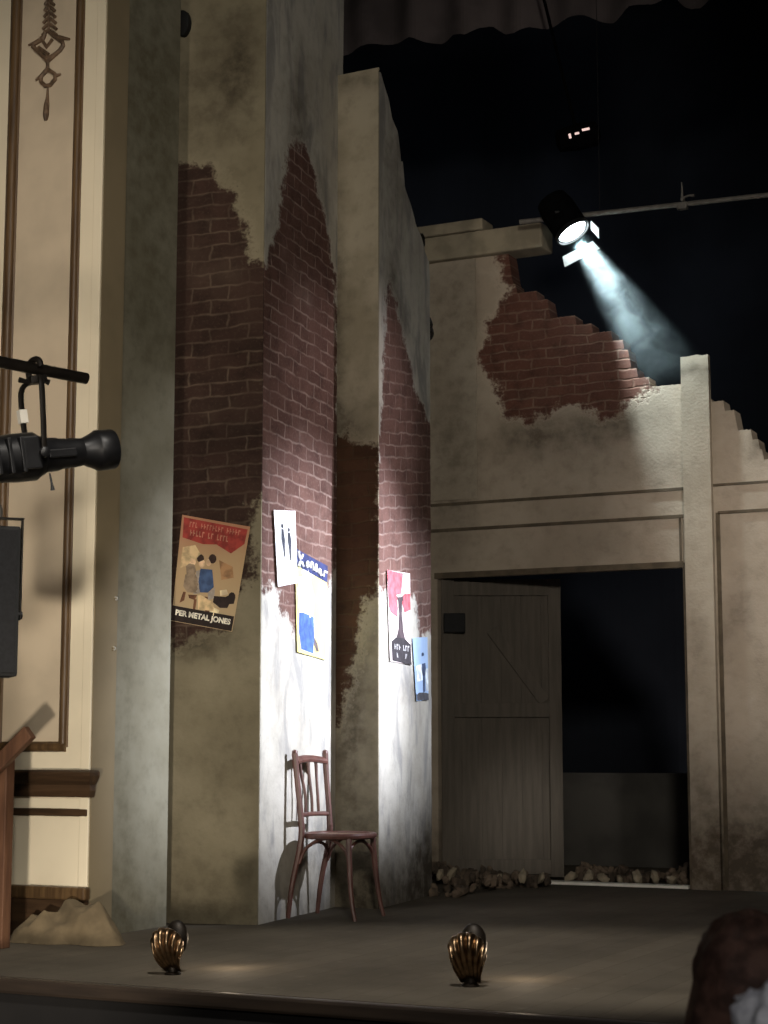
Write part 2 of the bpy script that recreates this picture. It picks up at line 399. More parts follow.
q.tube([opt(41, 78), opt(37, 81)], (.01, .005), 6); q.tube([opt(58, 76), opt(62, 75)], (.01, .005), 6); q.build('small_diamond', M['ornament'], orn)
q = MB(); q.tube([opt(49, 88), opt(49, 97), opt(48, 106), opt(47.5, 116), opt(47, 121)], (.005, .007, .015, .018, .008), 8, 1); q.build('tassel', M['ornament'], orn)

# --- folding brick piers
F1 = Face(P_A - (P_B - P_A).normalized() * .35, P_B); F2 = Face(P_B, P_C); F3 = Face(P_C, P_D); F4 = Face(P_D, P_E)
TOP = 5.9
def brick(f, pts): return f.poly(pts)
mb = MB()
jag = lambda u, z: 0.012 * noise.noise(V((z * 9, 3.1, 0))) if u > F1.L - .001 else 0
F1.patch(mb, span(0, F1.L, .03), lambda u: 0, lambda u: TOP, [brick(F1, [(130, 165), (195, 163), (212, 168), (222, 182), (236, 192), (238, 212), (248, 225), (252, 262), (275, 266), (275, 480), (256, 500), (252, 575), (236, 600), (215, 632), (150, 650)])],
         [(215, 90, .3, .5, .5), (210, 640, .2, .1, .6), (190, 630, .12, .12, .9), (240, 60, .1, .3, .5), (230, 760, .2, .3, .3)], .5, xo=None)
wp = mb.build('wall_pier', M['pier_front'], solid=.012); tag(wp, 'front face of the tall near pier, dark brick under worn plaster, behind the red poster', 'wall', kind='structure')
mb = MB(); ztop = lambda u: TOP
F2.patch(mb, span(.013, F2.L, .035), lambda u: 0, ztop, [brick(F2, [(255, 588), (255, 268), (266, 262), (276, 232), (282, 188), (289, 148), (297, 143), (309, 152), (316, 180), (325, 215), (331, 250), (337, 290), (339, 560), (326, 590), (322, 640), (300, 636), (280, 590)]), brick(F2, [(276, 590), (300, 590), (297, 635), (287, 625), (280, 606)])],
         [(285, 240, .18, .3, .8), (298, 170, .12, .4, .7), (318, 210, .2, .3, .5), (300, 100, .3, .35, .35), (300, 740, .06, .5, .12), (325, 860, .3, .25, .4)], .35,
         xo=lambda u, z: (0.09 * max(0, z - 2.2) / 3 + .008 * noise.noise(V((z * 7, 1, 0)))) if u > F2.L - .02 else 0)
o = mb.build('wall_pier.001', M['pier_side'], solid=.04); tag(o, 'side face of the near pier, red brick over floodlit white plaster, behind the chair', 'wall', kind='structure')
mb = MB(); t3 = F3.uz(360, 71)[1]
F3.patch(mb, span(-.12, F3.L, .03), lambda u: 0, lambda u: t3, [brick(F3, [(320, 440), (348, 436), (362, 440), (381, 442), (381, 585), (368, 600), (356, 660), (340, 720), (320, 740)])],
         [(350, 720, .14, .6, .75), (345, 440, .15, .25, .6), (338, 300, .05, 1.2, .5), (370, 860, .2, .4, .35), (345, 580, .3, .5, .5), (355, 320, .3, .45, .2), (360, 80, .2, .07, .4)], .6)
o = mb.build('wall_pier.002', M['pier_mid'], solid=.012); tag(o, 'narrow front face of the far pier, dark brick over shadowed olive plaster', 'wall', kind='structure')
mb = MB()
prof4 = [F4.uz(*a) for a in [(376, 71), (381, 72), (384, 84), (389, 100), (392, 118), (398, 132), (400, 150), (403, 160), (402, 170), (405, 188), (411, 205), (414, 216), (416, 225), (422, 238), (425, 252), (429, 262), (430, 280), (433, 305)]]
F4.patch(mb, span(.013, F4.L, .02), lambda u: 0, interp(prof4), [brick(F4, [(376, 590), (376, 520), (380, 430), (386, 300), (389, 286), (394, 292), (399, 320), (408, 350), (414, 385), (424, 410), (432, 428), (434, 630), (420, 640), (415, 600)])],
         [(393, 300, .12, .3, .9), (402, 340, .12, .25, .7), (425, 560, .08, .3, .3), (415, 690, .1, .12, .8), (405, 690, .08, .1, .5), (395, 170, .3, .4, .5), (425, 860, .3, .35, .6), (415, 450, .25, .2, .35)], .8,
         xo=lambda u, z: .01 * noise.noise(V((z * 8, 5, 0))) if u > F4.L - .001 else 0)
pier4 = mb.build('wall_pier.003', M['pier_side2'], solid=.04); tag(pier4, 'broken side face of the far pier sloping down towards the back wall', 'wall', kind='structure')
for (x, y, rx, rz) in [(421, 232, .035, .06), (425, 246, .03, .05), (429, 240, .03, .05), (436, 324, .035, .05), (438, 332, .025, .05)]:
    c = F4.at(F4.uz(x, y)[0], F4.uz(x, y)[1], -.06)
    q = MB(); bm = bmesh.new(); bmesh.ops.create_icosphere(bm, subdivisions=2, radius=1)
    for v in bm.verts:
        v.co *= 1 + .25 * noise.noise(v.co * 2 + c); v.co = V((v.co.x * rx, v.co.y * .05, v.co.z * rz))
    q.add_bm(bm, Matrix.Translation(c)); o = q.build('brick_stub', M['brass_dark'], pier4); o['label'] = 'dark broken brick stub'

# black half round fitting at the top of the near pier
c = F1.at(*F1.uz(184, 25), .02)
q = MB(); q.lathe([(-.02, .075), (.012, .075), (.02, .06)], 20, Matrix.Translation(c) @ Matrix.Rotation(-PI / 2, 4, 'Z') @ Matrix.Scale(.6, 4, (0, 1, 0)))
o = q.build('wall_fitting', M['black_matt']); tag(o, 'small black round fitting high on the near pier beside the grey return', 'fitting')

# --- ruined back wall with doorway
FB = Face((-5.75, YB, 0), (-2.0, YB, 0)); bz = lambda x, y: FB.uz(x, y)
prof = [bz(*a) for a in [(380, 232), (500, 246), (508, 250), (510, 266), (513, 284), (517, 289), (530, 293), (545, 297), (549, 306), (551, 317), (575, 319), (578, 325), (592, 326), (594, 333), (611, 334), (614, 340), (623, 345), (628, 354), (630, 364), (636, 370), (642, 377), (652, 384), (661, 391), (668, 385), (684, 385), (711, 399), (722, 399), (725, 410), (735, 413), (737, 428), (749, 430), (757, 440), (760, 452), (768, 458), (785, 480), (800, 510), (815, 560), (823, 640)]]
zsm = interp(prof); ub0 = bz(514, 286)[0]; ub1 = bz(684, 385)[0]; ub2 = bz(711, 399)[0]
def ztop(u):
    z = zsm(u)
    if u < ub0 or ub1 < u < ub2: return z
    q_ = .07; w_ = .25 * noise.noise(V((math.floor(u / .105) * 1.7, 2.2, 0)))
    return math.floor(z / q_ + .5 + w_) * q_ + .006 * noise.noise(V((u * 60, 0, 0)))
dl = bz(438, 730)[0]; dr = bz(687, 730)[0]; dz_ = bz(560, 571.5)[1]
bb = [FB.poly([(500, 245), (521, 245), (518, 280), (535, 284), (556, 300), (590, 308), (640, 335), (645, 362), (660, 384), (640, 398), (622, 412), (600, 420), (585, 408), (562, 405), (545, 415), (525, 424), (506, 415), (498, 400), (496, 385), (484, 372), (474, 357), (483, 345), (487, 325), (497, 310), (505, 298), (508, 288), (500, 283)])]
st = [(530, 432, .25, .2, .75), (615, 420, .3, .13, .6), (590, 440, .3, .15, .4), (500, 345, .07, .2, .5), (450, 440, .15, .9, .6), (450, 300, .2, .4, .4), (640, 470, .5, .12, .2), (740, 610, .12, .15, .5), (716, 640, .12, .15, .3), (752, 480, .15, .3, .0), (745, 850, .5, .4, .6), (470, 470, .3, .3, .25), (610, 545, .2, .1, .25), (757, 445, .05, .08, .8)]  # weathering marks, plus far-left blobs that paint in the left column's shade
mb = MB(); stp = .012
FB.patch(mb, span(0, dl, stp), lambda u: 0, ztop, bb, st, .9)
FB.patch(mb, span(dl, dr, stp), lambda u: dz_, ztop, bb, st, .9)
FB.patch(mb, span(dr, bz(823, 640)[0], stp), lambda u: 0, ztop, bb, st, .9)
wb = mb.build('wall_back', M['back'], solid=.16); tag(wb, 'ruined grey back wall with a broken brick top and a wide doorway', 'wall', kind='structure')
def bbox(name, u0, u1, z0, z1, d0, d1, mat, bev=.0, parent=wb, lab=None):
    p = MB(); p.box((FB.A.x + u0, YB - d1, z0), (FB.A.x + u1, YB - d0, z1), bev=bev); o = p.build(name, mat, parent)
    if lab: o['label'] = lab
    return o
def uvbox(name, u0, u1, z0f, z1f, d, mat, stains, dz=.05):
    f = Face(FB.at(u0, 0, d), FB.at(u1, 0, d)); q = MB()
    f.patch(q, span(0, f.L, .04), z0f, z1f, [], stains, .8, dz); return q.build(name, mat, wb, solid=d)
pl_u0, pl_u1 = bz(688, 600)[0], bz(716, 600)[0]
uvbox('pilaster', pl_u0, pl_u1, lambda u: 0, lambda u: bz(697, 357)[1] + .012 * noise.noise(V((u * 30, 0, 0))), .05, M['pilaster'],
      [(697, 370, .3, .04, .8), (706, 380, .06, .05, .4), (716, 850, .3, .5, .6), (700, 640, .1, .2, .3), (700, 780, .1, .2, .2)])
za1, za2 = bz(560, 497)[1], bz(560, 523.5)[1]
w0 = bz(425, 500)[0]
bbox('beam_line', w0, pl_u0, za1 - .010, za1 + .010, 0, .010, M['trim_line']); bbox('beam_line', w0, pl_u0, za2 - .011, za2 + .011, 0, .010, M['trim_line'])  # raised strips coloured dark in place of shaded grooves
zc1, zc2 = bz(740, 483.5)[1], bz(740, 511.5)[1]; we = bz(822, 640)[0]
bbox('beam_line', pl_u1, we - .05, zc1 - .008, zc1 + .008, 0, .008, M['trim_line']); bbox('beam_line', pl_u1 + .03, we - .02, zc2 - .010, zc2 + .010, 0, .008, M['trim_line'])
bbox('panel_line', pl_u1 + .015, pl_u1 + .04, .02, zc2, 0, .008, M['trim_line'])  # upright strip, groove shade put into its colour
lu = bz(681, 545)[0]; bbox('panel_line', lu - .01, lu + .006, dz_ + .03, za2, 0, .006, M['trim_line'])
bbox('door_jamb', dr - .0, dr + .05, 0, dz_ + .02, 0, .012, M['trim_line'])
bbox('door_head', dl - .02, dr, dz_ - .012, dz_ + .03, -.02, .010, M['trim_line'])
# projecting broken cap at the upper left
c0 = bz(428, 236); c1 = bz(545, 224); c2 = bz(545, 249)
q = MB(); q.box((FB.A.x + c0[0] - .3, YB - .07, c2[1] - .0), (FB.A.x + c1[0], YB + .16, c1[1]), bev=.02); q.build('cap_stone', M['cap'], wb)
c3 = bz(428, 218)
q = MB(); q.box((FB.A.x + c0[0] - .3, YB - .09, c1[1]), (FB.A.x + bz(487, 220)[0], YB + .12, c1[1] + .085), bev=.015); q.build('cap_stone', M['cap'], wb)
uvbox('corner_strip', bz(425, 300)[0], bz(476, 300)[0], lambda u: za1 + .03, lambda u: c2[1], .008, M['pilaster'], [(450, 440, .25, .6, .55), (450, 300, .25, .4, .45)])  # its dark blobs repeat the left column's shade in colour

# low dark wall and threshold beyond the doorway
q = MB(); q.box((-7.5, 13.4, 0), (-2.2, 13.55, .72)); o = q.build('wall_beyond', plain('dark_grey_flat', col(64, 62, 58), .9, 0, .2, 3)); tag(o, 'low dark wall seen through the open doorway', 'wall', kind='structure')
q = MB(); q.box((FB.A.x + dl + .02, YB - .02, 0), (FB.A.x + dr - .01, YB + .1, .018), bev=.003); o = q.build('trim_2', M['white_tape']); tag(o, 'pale wooden threshold strip across the doorway', 'trim', kind='structure')

# --- door leaf standing ajar
hinge = V((FB.A.x + dl + .01, YB + .04, .02))
free = dep(562, 735, 12.62); free = V((free.x, free.y, .02)); dv = free - hinge; dw = dv.length; ang = math.atan2(dv.y, dv.x)
door = empty('door_1', hinge, (0, 0, ang)); tag(door, 'weathered boarded double-height door leaf standing ajar in the doorway', 'door', kind='structure')
dh = dz_ - .03
q = MB()
nb = 6
for i in range(nb): q.box((dw * i / nb + .0003, 0, 0), (dw * (i + 1) / nb - .0003, .03, dh), bev=.0015)
q.build('door_boards', M['door'], door)
q = MB(); q.box((0, -.022, 0), (.09, .001, dh), bev=.003); q.box((dw - .09, -.022, 0), (dw, .001, dh), bev=.003); q.build('stile', M['door'], door)
q = MB()
for z in (.02, dh * .53, dh - .12): q.box((.09, -.022, z), (dw - .09, .001, z + .10), bev=.003)
q.build('rail', M['door'], door)
q = MB(); a = V((dw * .42, -.010, dh * .53 + .62)); b = V((dw - .12, -.010, dh * .53 + .11)); L = (b - a).length
q.box((0, -.010, -.04), (L, .010, .04), Matrix.Translation(a) @ Matrix.Rotation(math.atan2(-(b.z - a.z), b.x - a.x), 4, 'Y'), bev=.003); q.build('brace', M['door'], door)
q = MB(); q.box((.015, -.06, dh * .815), (.17, -.022, dh * .815 + .14), bev=.01); o = q.build('lock_box', M['black_matt'], door); o['label'] = 'dark metal lock box'  # dark box near the hinge edge of the leaf

# --- rubble
def chunk_mesh(q, c, r, sd):
    bm = bmesh.new(); bmesh.ops.create_icosphere(bm, subdivisions=1, radius=1); rr = random.Random(sd)
    e = Euler((rr.random() * 6, rr.random() * 6, rr.random() * 6)).to_matrix(); sx, sy, sz = rr.uniform(.7, 1.3), rr.uniform(.5, .9), rr.uniform(.4, .8)
    for v in bm.verts:
        v.co *= rr.uniform(.75, 1.15); v.co = V((v.co.x * sx, v.co.y * sy, v.co.z * sz)) * r; v.co = e @ v.co
    lo = min(v.co.z for v in bm.verts)
    q.add_bm(bm, Matrix.Translation(c)); return lo
def heap(name, x0, x1, y0, y1, h, n, label, sd):
    q = MB(); rr = random.Random(sd)
    for i in range(n):
        t = rr.random(); s = rr.random(); x = x0 + (x1 - x0) * t; y = y0 + (y1 - y0) * s
        r = rr.uniform(.02, .055); hh = h(t) * (1 - abs(2 * s - 1) ** 2)
        chunk_mesh(q, V((x, y, rr.uniform(0.3, 1) * hh + r * .3)), r, rr.random())
    o = q.build(name, M['rubble'], smooth=False); tag(o, label, 'rubble', kind='stuff'); return o
xd = FB.A.x + dl
heap('rubble', xd - .05, FB.A.x + bz(560, 885)[0], YB - .38, YB - .09, lambda t: .05 + .13 * (1 - t) ** 2, 200, 'heap of dark broken masonry at the foot of the open door', 3)
heap('rubble', FB.A.x + bz(562, 885)[0], FB.A.x + dr - .03, YB + .24, YB + .6, lambda t: .07 + .03 * math.sin(t * 9), 190, 'bank of grey broken masonry lying along the doorway threshold', 4)
heap('rubble', P_E.x + .02, P_E.x + .24, P_E.y - .1, P_E.y + .72, lambda t: .10, 60, 'spill of broken brick in the corner beside the far pier', 5)
protos = []
for kx, (px_, py_, r) in enumerate([(541, 880, .055), (523, 884, .05), (571, 872, .05), (588, 871, .05), (603, 873, .045), (637, 873, .055), (655, 876, .05), (672, 875, .05), (452, 886, .05), (470, 889, .045), (440, 891, .05), (499, 890, .04), (487, 883, .04), (620, 877, .04)]):
    q = MB(); P = fl(px_, 893 if px_ < 562 else 884); yy = YB - .42 if px_ < 562 else YB + .20
    t = (yy) / (ray(px_, 880).y); base = O + ray(px_, 880) * t
    hz = .10 if px_ < 562 else .07
    lo = chunk_mesh(q, V((0, 0, 0)), r, kx * 17 + 3)
    o = q.build('rubble_chunk', M['rubble_pale'], smooth=False); o.location = (base.x, yy, (0.03 if px_ < 562 else .0) - lo)
    tag(o, 'pale lump of broken plaster lying on the dark rubble in front of the open door' if px_ < 562 else 'pale lump of broken plaster lying on the rubble behind the doorway threshold', 'rubble', 'pale lumps at the door leaf' if px_ < 562 else 'pale lumps behind the threshold')

# --- black border cloth at the top right
by = 12.2; fbz = Face((-9, by, 0), (6, by, 0))
bp_ = [(300, 60), (352, 52), (373, 45), (412, 39), (425, 43), (440, 42), (452, 34), (468, 37), (480, 28), (490, 24), (505, 34), (516, 35), (530, 28), (545, 27), (563, 21), (585, 16), (600, 20), (613, 22), (622, 17), (630, 9), (652, 3), (665, -6), (676, -2), (684, 8), (692, 12), (702, 9), (709, -2), (716, -14), (740, -8), (760, -22), (820, -30)]
lowf = interp([fbz.uz(*a) for a in bp_]); q = MB()
us = span(fbz.uz(300, 60)[0] - 1.5, fbz.uz(820, -30)[0] + 2, .03)
for a, b in zip(us, us[1:]):
    oa, ob = .05 * math.sin(a * 14), .05 * math.sin(b * 14)
    q.quad(fbz.at(a, lowf(a), oa), fbz.at(b, lowf(b), ob), fbz.at(b, 7.4, ob), fbz.at(a, 7.4, oa))
o = q.build('border_curtain', M['border'], smooth=True); tag(o, 'charcoal cloth border with a ragged cut lower edge above the stage', 'curtain')

# ------------------------------------------------------------------ posters
def text_mesh(body, size, mat, parent, Mx, name='lettering', spacing=1.0, width=None, bold=0.0):
    cu = bpy.data.curves.new(name, 'FONT'); cu.body = body; cu.size = size; cu.align_x = 'CENTER'; cu.align_y = 'CENTER'; cu.space_character = spacing; cu.offset = bold
    t = bpy.data.objects.new(name, cu); C.objects.link(t)
    dg = bpy.context.evaluated_depsgraph_get(); me = bpy.data.meshes.new_from_object(t.evaluated_get(dg)); bpy.data.objects.remove(t)
    if width:
        xs = [v.co.x for v in me.vertices]; f = width / max(1e-4, max(xs) - min(xs))
        for v in me.vertices: v.co.x *= f
    me.transform(Mx); me.materials.clear(); me.materials.append(mat)
    o = bpy.data.objects.new(name, me); C.objects.link(o); o.parent = parent; return o
_flat = {}
def flat(r, g, b):
    if (r, g, b) not in _flat: _flat[(r, g, b)] = plain('print_ink_%s' % ['red', 'blue', 'tan', 'grey', 'pale', 'dark'][len(_flat) % 6], col(r, g, b), .75, 0, .28, 22)
    return _flat[(r, g, b)]
class Poster:
    """a paper sheet pinned to a face; corners in picture order tl, tr, br, bl"""
    def __init__(s, face, corners, name, label, paper, off=.006, curl=.006):
        s.f = face; s.c = [face.uz(*c) for c in corners]; s.off = off; s.curl = curl
        cu = sum(c[0] for c in s.c) / 4; cz = sum(c[1] for c in s.c) / 4
        s.o = face.at(cu, cz, 0); s.e = empty(name, s.o); tag(s.e, label, 'poster')
        q = MB(); n = 10
        for i in range(n + 1):
            for j in range(n + 1): q.v.append(s.p(i / n, j / n, 0))
        for i in range(n):
            for j in range(n):
                a = i * (n + 1) + j; q.f.append((a, a + 1, a + n + 2, a + n + 1))
        q.build('paper', paper, s.e, smooth=True)
    def p(s, u, v, lift=.003):
        (a, b, c, d) = s.c
        t = [a[k] * (1 - u) + b[k] * u for k in (0, 1)]; w = [d[k] * (1 - u) + c[k] * u for k in (0, 1)]
        x = [t[k] * (1 - v) + w[k] * v for k in (0, 1)]
        off = s.off + s.curl * (abs(2 * u - 1) ** 3 * .6 + max(0, v - .8) * 1.2)
        return s.f.at(x[0], x[1], off + lift) - s.o
    def shape(s, name, polys, ink, lift=.002):
        q = MB()
        for pts in polys:
            # densify so that the print lies on the curled sheet
            r = []
            for (a, b) in zip(pts, pts[1:] + pts[:1]):
                for k in range(3): r.append((a[0] + (b[0] - a[0]) * k / 3, a[1] + (b[1] - a[1]) * k / 3))
            q.poly([s.p(u, v, lift) for u, v in r])
        bm = bmesh.new(); me = bpy.data.meshes.new(name); me.from_pydata([tuple(v) for v in q.v], [], q.f); bm.from_mesh(me); bmesh.ops.triangulate(bm, faces=bm.faces); bm.to_mesh(me); bm.free(); me.materials.append(ink)
        o = bpy.data.objects.new(name, me); C.objects.link(o); o.parent = s.e; return o
    def text(s, body, u0, u1, v0, v1, ink, lift=.005, slant=0.0, bold=.004):
        cu = bpy.data.curves.new('lettering', 'FONT'); cu.body = body; cu.size = 1; cu.offset = bold * 4
        t = bpy.data.objects.new('lettering', cu); C.objects.link(t)
        dg = bpy.context.evaluated_depsgraph_get(); me = bpy.data.meshes.new_from_object(t.evaluated_get(dg)); bpy.data.objects.remove(t)
        xs = [v.co.x for v in me.vertices]; ys = [v.co.y for v in me.vertices]
        for v in me.vertices:
            a = (v.co.x - min(xs)) / (max(xs) - min(xs)); b = (v.co.y - min(ys)) / (max(ys) - min(ys))
            v.co = s.p(u0 + (u1 - u0) * a, v1 + (v0 - v1) * b + slant * a, lift)
        me.materials.clear(); me.materials.append(ink); o = bpy.data.objects.new('lettering', me); C.objects.link(o); o.parent = s.e; return o
def letters(P, u0, u1, v0, v1, words, ink, lift=.005, slant=0.0):
    """lettering too faded to read: upright strokes in words of the seen lengths"""
    n = sum(words) + len(words) - 1; w = (u1 - u0) / n; x = u0; ps = []; rr = random.Random(n)
    for k_, c in enumerate(words):
        ps = []
        for i in range(c):
            a = x + w * .12; b = x + w * .80; dv = slant * (x - u0) / (u1 - u0); h = (v1 - v0)
            ps.append([(a, v0 + dv), (a + w * .28, v0 + dv), (a + w * .28, v1 + dv), (a, v1 + dv)])
            y = v0 + dv + h * rr.choice((.0, .38, .75)); ps.append([(a + w * .28, y), (b, y), (b, y + h * .25), (a + w * .28, y + h * .25)])
            x += w
        x += w
        P.shape('lettering', ps, ink, lift)
def ell(cx, cy, rx, ry, n=10): return [(cx + rx * math.cos(2 * PI * i / n), cy + ry * math.sin(2 * PI * i / n)) for i in range(n)]
def rect(a, b, c, d): return [(a, b), (c, b), (c, d), (a, d)]

def paper_grad(name, top, mid, low, o_z0, o_z1):
    k = NT(name); tc = k.n('ShaderNodeTexCoord'); sp = k.n('ShaderNodeSeparateXYZ'); k.l(tc.outputs['Object'], sp.inputs[0])
    nz = k.n('ShaderNodeTexNoise', i_Scale=9.0, i_Detail=4.0); k.l(tc.outputs['Object'], nz.inputs['Vector'])
    z = k.math('ADD', sp.outputs[2], k.math('MULTIPLY', k.math('SUBTRACT', nz.outputs[0], .5), .12))
    c1 = k.mix(k.rng(z, o_z0, (o_z0 + o_z1) / 2), low, mid); c1 = k.mix(k.rng(z, (o_z0 + o_z1) / 2, o_z1), c1, top)
    k.l(c1, k.b.inputs['Base Color']); k.b.inputs['Roughness'].default_value = .7; return k.m
# A: old red and tan theatre bill
A = Poster(F1, [(183, 515), (251, 527), (233, 632), (172, 621)], 'poster', 'faded red and tan poster of dancing figures on the dark front pier', paper_grad('faded_red_tan_paper', col(186, 134, 100), col(190, 160, 120), col(186, 162, 126), -.25, .28), curl=.012)
A.shape('red_header', [[(.03, .02), (.97, .03), (.96, .17), (.78, .28), (.55, .22), (.35, .24), (.04, .21)]], flat(158, 60, 52))
letters(A, .12, .88, .05, .10, (3, 8, 5), flat(188, 120, 100)); letters(A, .14, .72, .125, .18, (5, 2, 4), flat(196, 132, 110))
A.shape('cream_ground', [[(.06, .30), (.24, .26), (.34, .34), (.16, .46), (.05, .50)]], flat(214, 186, 142)); A.shape('cream_ground', [[(.36, .70), (.62, .76), (.66, .84), (.40, .85)]], flat(214, 186, 142)); A.shape('brown_smudge', [[(.62, .36), (.84, .40), (.88, .50), (.70, .54)]], flat(168, 128, 90))
A.shape('dancing_figure', [ell(.17, .37, .055, .045), [(.13, .44), (.24, .40), (.30, .50), (.27, .56), (.16, .55)], [(.14, .55), (.28, .52), (.36, .58), (.37, .70), (.20, .71), (.13, .66)]], flat(150, 130, 108))
A.shape('dancer_hair', [ell(.18, .36, .05, .04), ell(.34, .375, .055, .04), ell(.52, .36, .06, .045)], flat(58, 40, 34))
A.shape('dancer_face', [ell(.21, .42, .07, .05), ell(.37, .42, .05, .04), ell(.47, .40, .04, .035)], flat(232, 196, 158))
A.shape('blue_dress', [[(.36, .47), (.54, .46), (.60, .62), (.52, .68), (.40, .69), (.34, .60)]], flat(70, 92, 132))
A.shape('pale_skirt', [[(.30, .50), (.36, .48), (.40, .70), (.30, .72)], [(.52, .68), (.62, .62), (.63, .72), (.54, .75)]], flat(184, 172, 160))
A.shape('dancer_legs', [[(.14, .71), (.18, .71), (.17, .79), (.10, .82), (.11, .79)], [(.22, .73), (.36, .72), (.33, .77), (.24, .76)], [(.32, .76), (.36, .76), (.36, .86), (.32, .86)], [(.48, .72), (.53, .72), (.56, .83), (.62, .84), (.60, .87), (.52, .86)]], flat(110, 72, 50))
A.shape('black_dog', [[(.62, .70), (.80, .69), (.88, .66), (.96, .68), (.95, .74), (.88, .75), (.86, .79), (.74, .80), (.62, .76)], ell(.90, .68, .06, .045)], flat(44, 32, 30))
A.shape('pale_patch', [[(.70, .64), (.80, .62), (.84, .66), (.72, .69)]], flat(236, 214, 176)); A.shape('pale_patch', [[(.60, .80), (.74, .82), (.72, .90), (.58, .87)]], flat(236, 214, 176))
A.shape('caption_band', [rect(0.0, .855, .99, .995)], flat(40, 28, 24)); A.text('PER METAL JONES', .06, .95, .885, .955, flat(232, 224, 208), bold=.012)
# B: white sheet with two thin figures
B = Poster(F2, [(271.5, 510), (293, 511), (295.5, 583), (275.5, 587)], 'poster.001', 'narrow white poster with two thin dark figures at the top of the lit pier', plain('white_paper', col(232, 232, 232), .7, 0, .03), off=.010)
B.shape('figure', [[(.33, .25), (.42, .25), (.47, .40), (.45, .50), (.45, .62), (.40, .62), (.36, .50), (.30, .38)], ell(.37, .21, .05, .03)], flat(50, 52, 64))
B.shape('figure', [[(.62, .30), (.72, .30), (.78, .42), (.74, .54), (.73, .68), (.68, .68), (.66, .54), (.60, .42)], ell(.67, .26, .05, .03)], flat(50, 52, 64))
letters(B, .12, .88, .07, .09, (4, 3, 6), flat(150, 150, 156))
# C: yellow poster with blue header
Cc = Poster(F2, [(293.5, 548), (326, 566), (324, 660), (295.5, 652)], 'poster.002', 'yellow poster with a blue header and white script on the lit pier', plain('pale_yellow_paper', col(226, 214, 132), .7, 0, .04), off=.006)
Cc.shape('blue_header', [[(0, 0), (1, 0), (.99, .18), (.62, .17), (0, .16)]], flat(44, 52, 96))
scr = flat(236, 238, 244)
q = MB()
def strk(pts, r=.006): q.tube([Cc.p(a, b, .008) for a, b in pts], r, 6, 2)
strk([(.06, .02), (.12, .10), (.20, .03)], .008); strk([(.22, .14), (.12, .10), (.06, .17)], .008)
strk([(.30, .11), (.36, .06), (.38, .12), (.30, .13), (.32, .08)], .007); strk([(.44, .12), (.46, .05), (.52, .06), (.53, .13)], .007)
strk([(.58, .12), (.62, .03), (.64, .13), (.58, .11)], .007); strk([(.70, .13), (.70, .08), (.77, .09), (.72, .14), (.80, .13)], .007); strk([(.85, .14), (.86, .08), (.95, .08)], .007)
q.build('script_lettering', scr, Cc.e)
Cc.shape('figure_top', [[(.10, .26), (.45, .22), (.60, .40), (.55, .62), (.10, .62), (.04, .40)], ell(.35, .20, .16, .06)], flat(240, 240, 238))
Cc.shape('blue_trousers', [[(.10, .58), (.58, .60), (.60, .80), (.56, .97), (.14, .96), (.08, .80)]], flat(66, 96, 196))
Cc.shape('dark_shoe', [[(.60, .80), (.72, .86), (.76, .93), (.68, .94), (.60, .88)]], flat(96, 84, 84)); Cc.shape('cream_foot', [[(.30, .14), (.52, .12), (.56, .20), (.42, .24)]], flat(240, 236, 210))
# D: pink poster with dark tower shape
D = Poster(F4, [(385.5, 570), (408.5, 573.5), (410, 665), (388.5, 661)], 'poster.003', 'pink and white poster with a tall dark tapering shape on the far pier', plain('white_pink_paper', col(236, 222, 220), .7, 0, .04), off=.006)
D.shape('pink_field', [[(0, 0), (.70, .01), (.66, .12), (.60, .24), (.40, .26), (.44, .40), (.40, .50), (.10, .46), (.02, .40)], [(.98, .22), (.99, .40), (.72, .44), (.64, .34), (.72, .24)]], flat(206, 88, 98))
D.shape('tower_shape', [[(.36, .26), (.46, .28), (.62, .27), (.80, .22), (.84, .25), (.64, .32), (.62, .46), (.66, .64), (.74, .74), (.32, .74), (.44, .64), (.48, .46), (.46, .32)]], flat(70, 58, 62))
D.shape('dark_caption', [[(.10, .78), (.30, .73), (.70, .72), (.97, .78), (.98, 1.0), (.10, .99)]], flat(46, 42, 46))
letters(D, .20, .90, .80, .86, (3, 3), flat(190, 188, 190)); D.shape('caption_bar', [rect(.16, .89, .94, .945)], flat(150, 148, 150))
# E: pale blue poster
E_ = Poster(F4, [(411, 638), (426, 637), (427, 700), (415, 701)], 'poster.004', 'small pale blue poster with a thin dark figure low on the far pier', plain('pale_blue_paper', col(160, 186, 222), .7, 0, .05), off=.006)
E_.shape('white_field', [[(.12, .45), (.55, .42), (.60, .68), (.14, .70)], [(.80, .50), (.99, .50), (.99, .85), (.84, .85)]], flat(214, 224, 238))
E_.shape('dark_figure', [[(.58, .42), (.82, .41), (.86, .55), (.76, .62), (.76, .86), (.60, .88), (.64, .62), (.54, .54)], ell(.66, .27, .09, .03)], flat(64, 76, 104))
E_.shape('dark_base', [[(.04, .90), (.30, .87), (.80, .88), (.99, .90), (.98, 1.0), (.04, .99)]], flat(76, 76, 82))

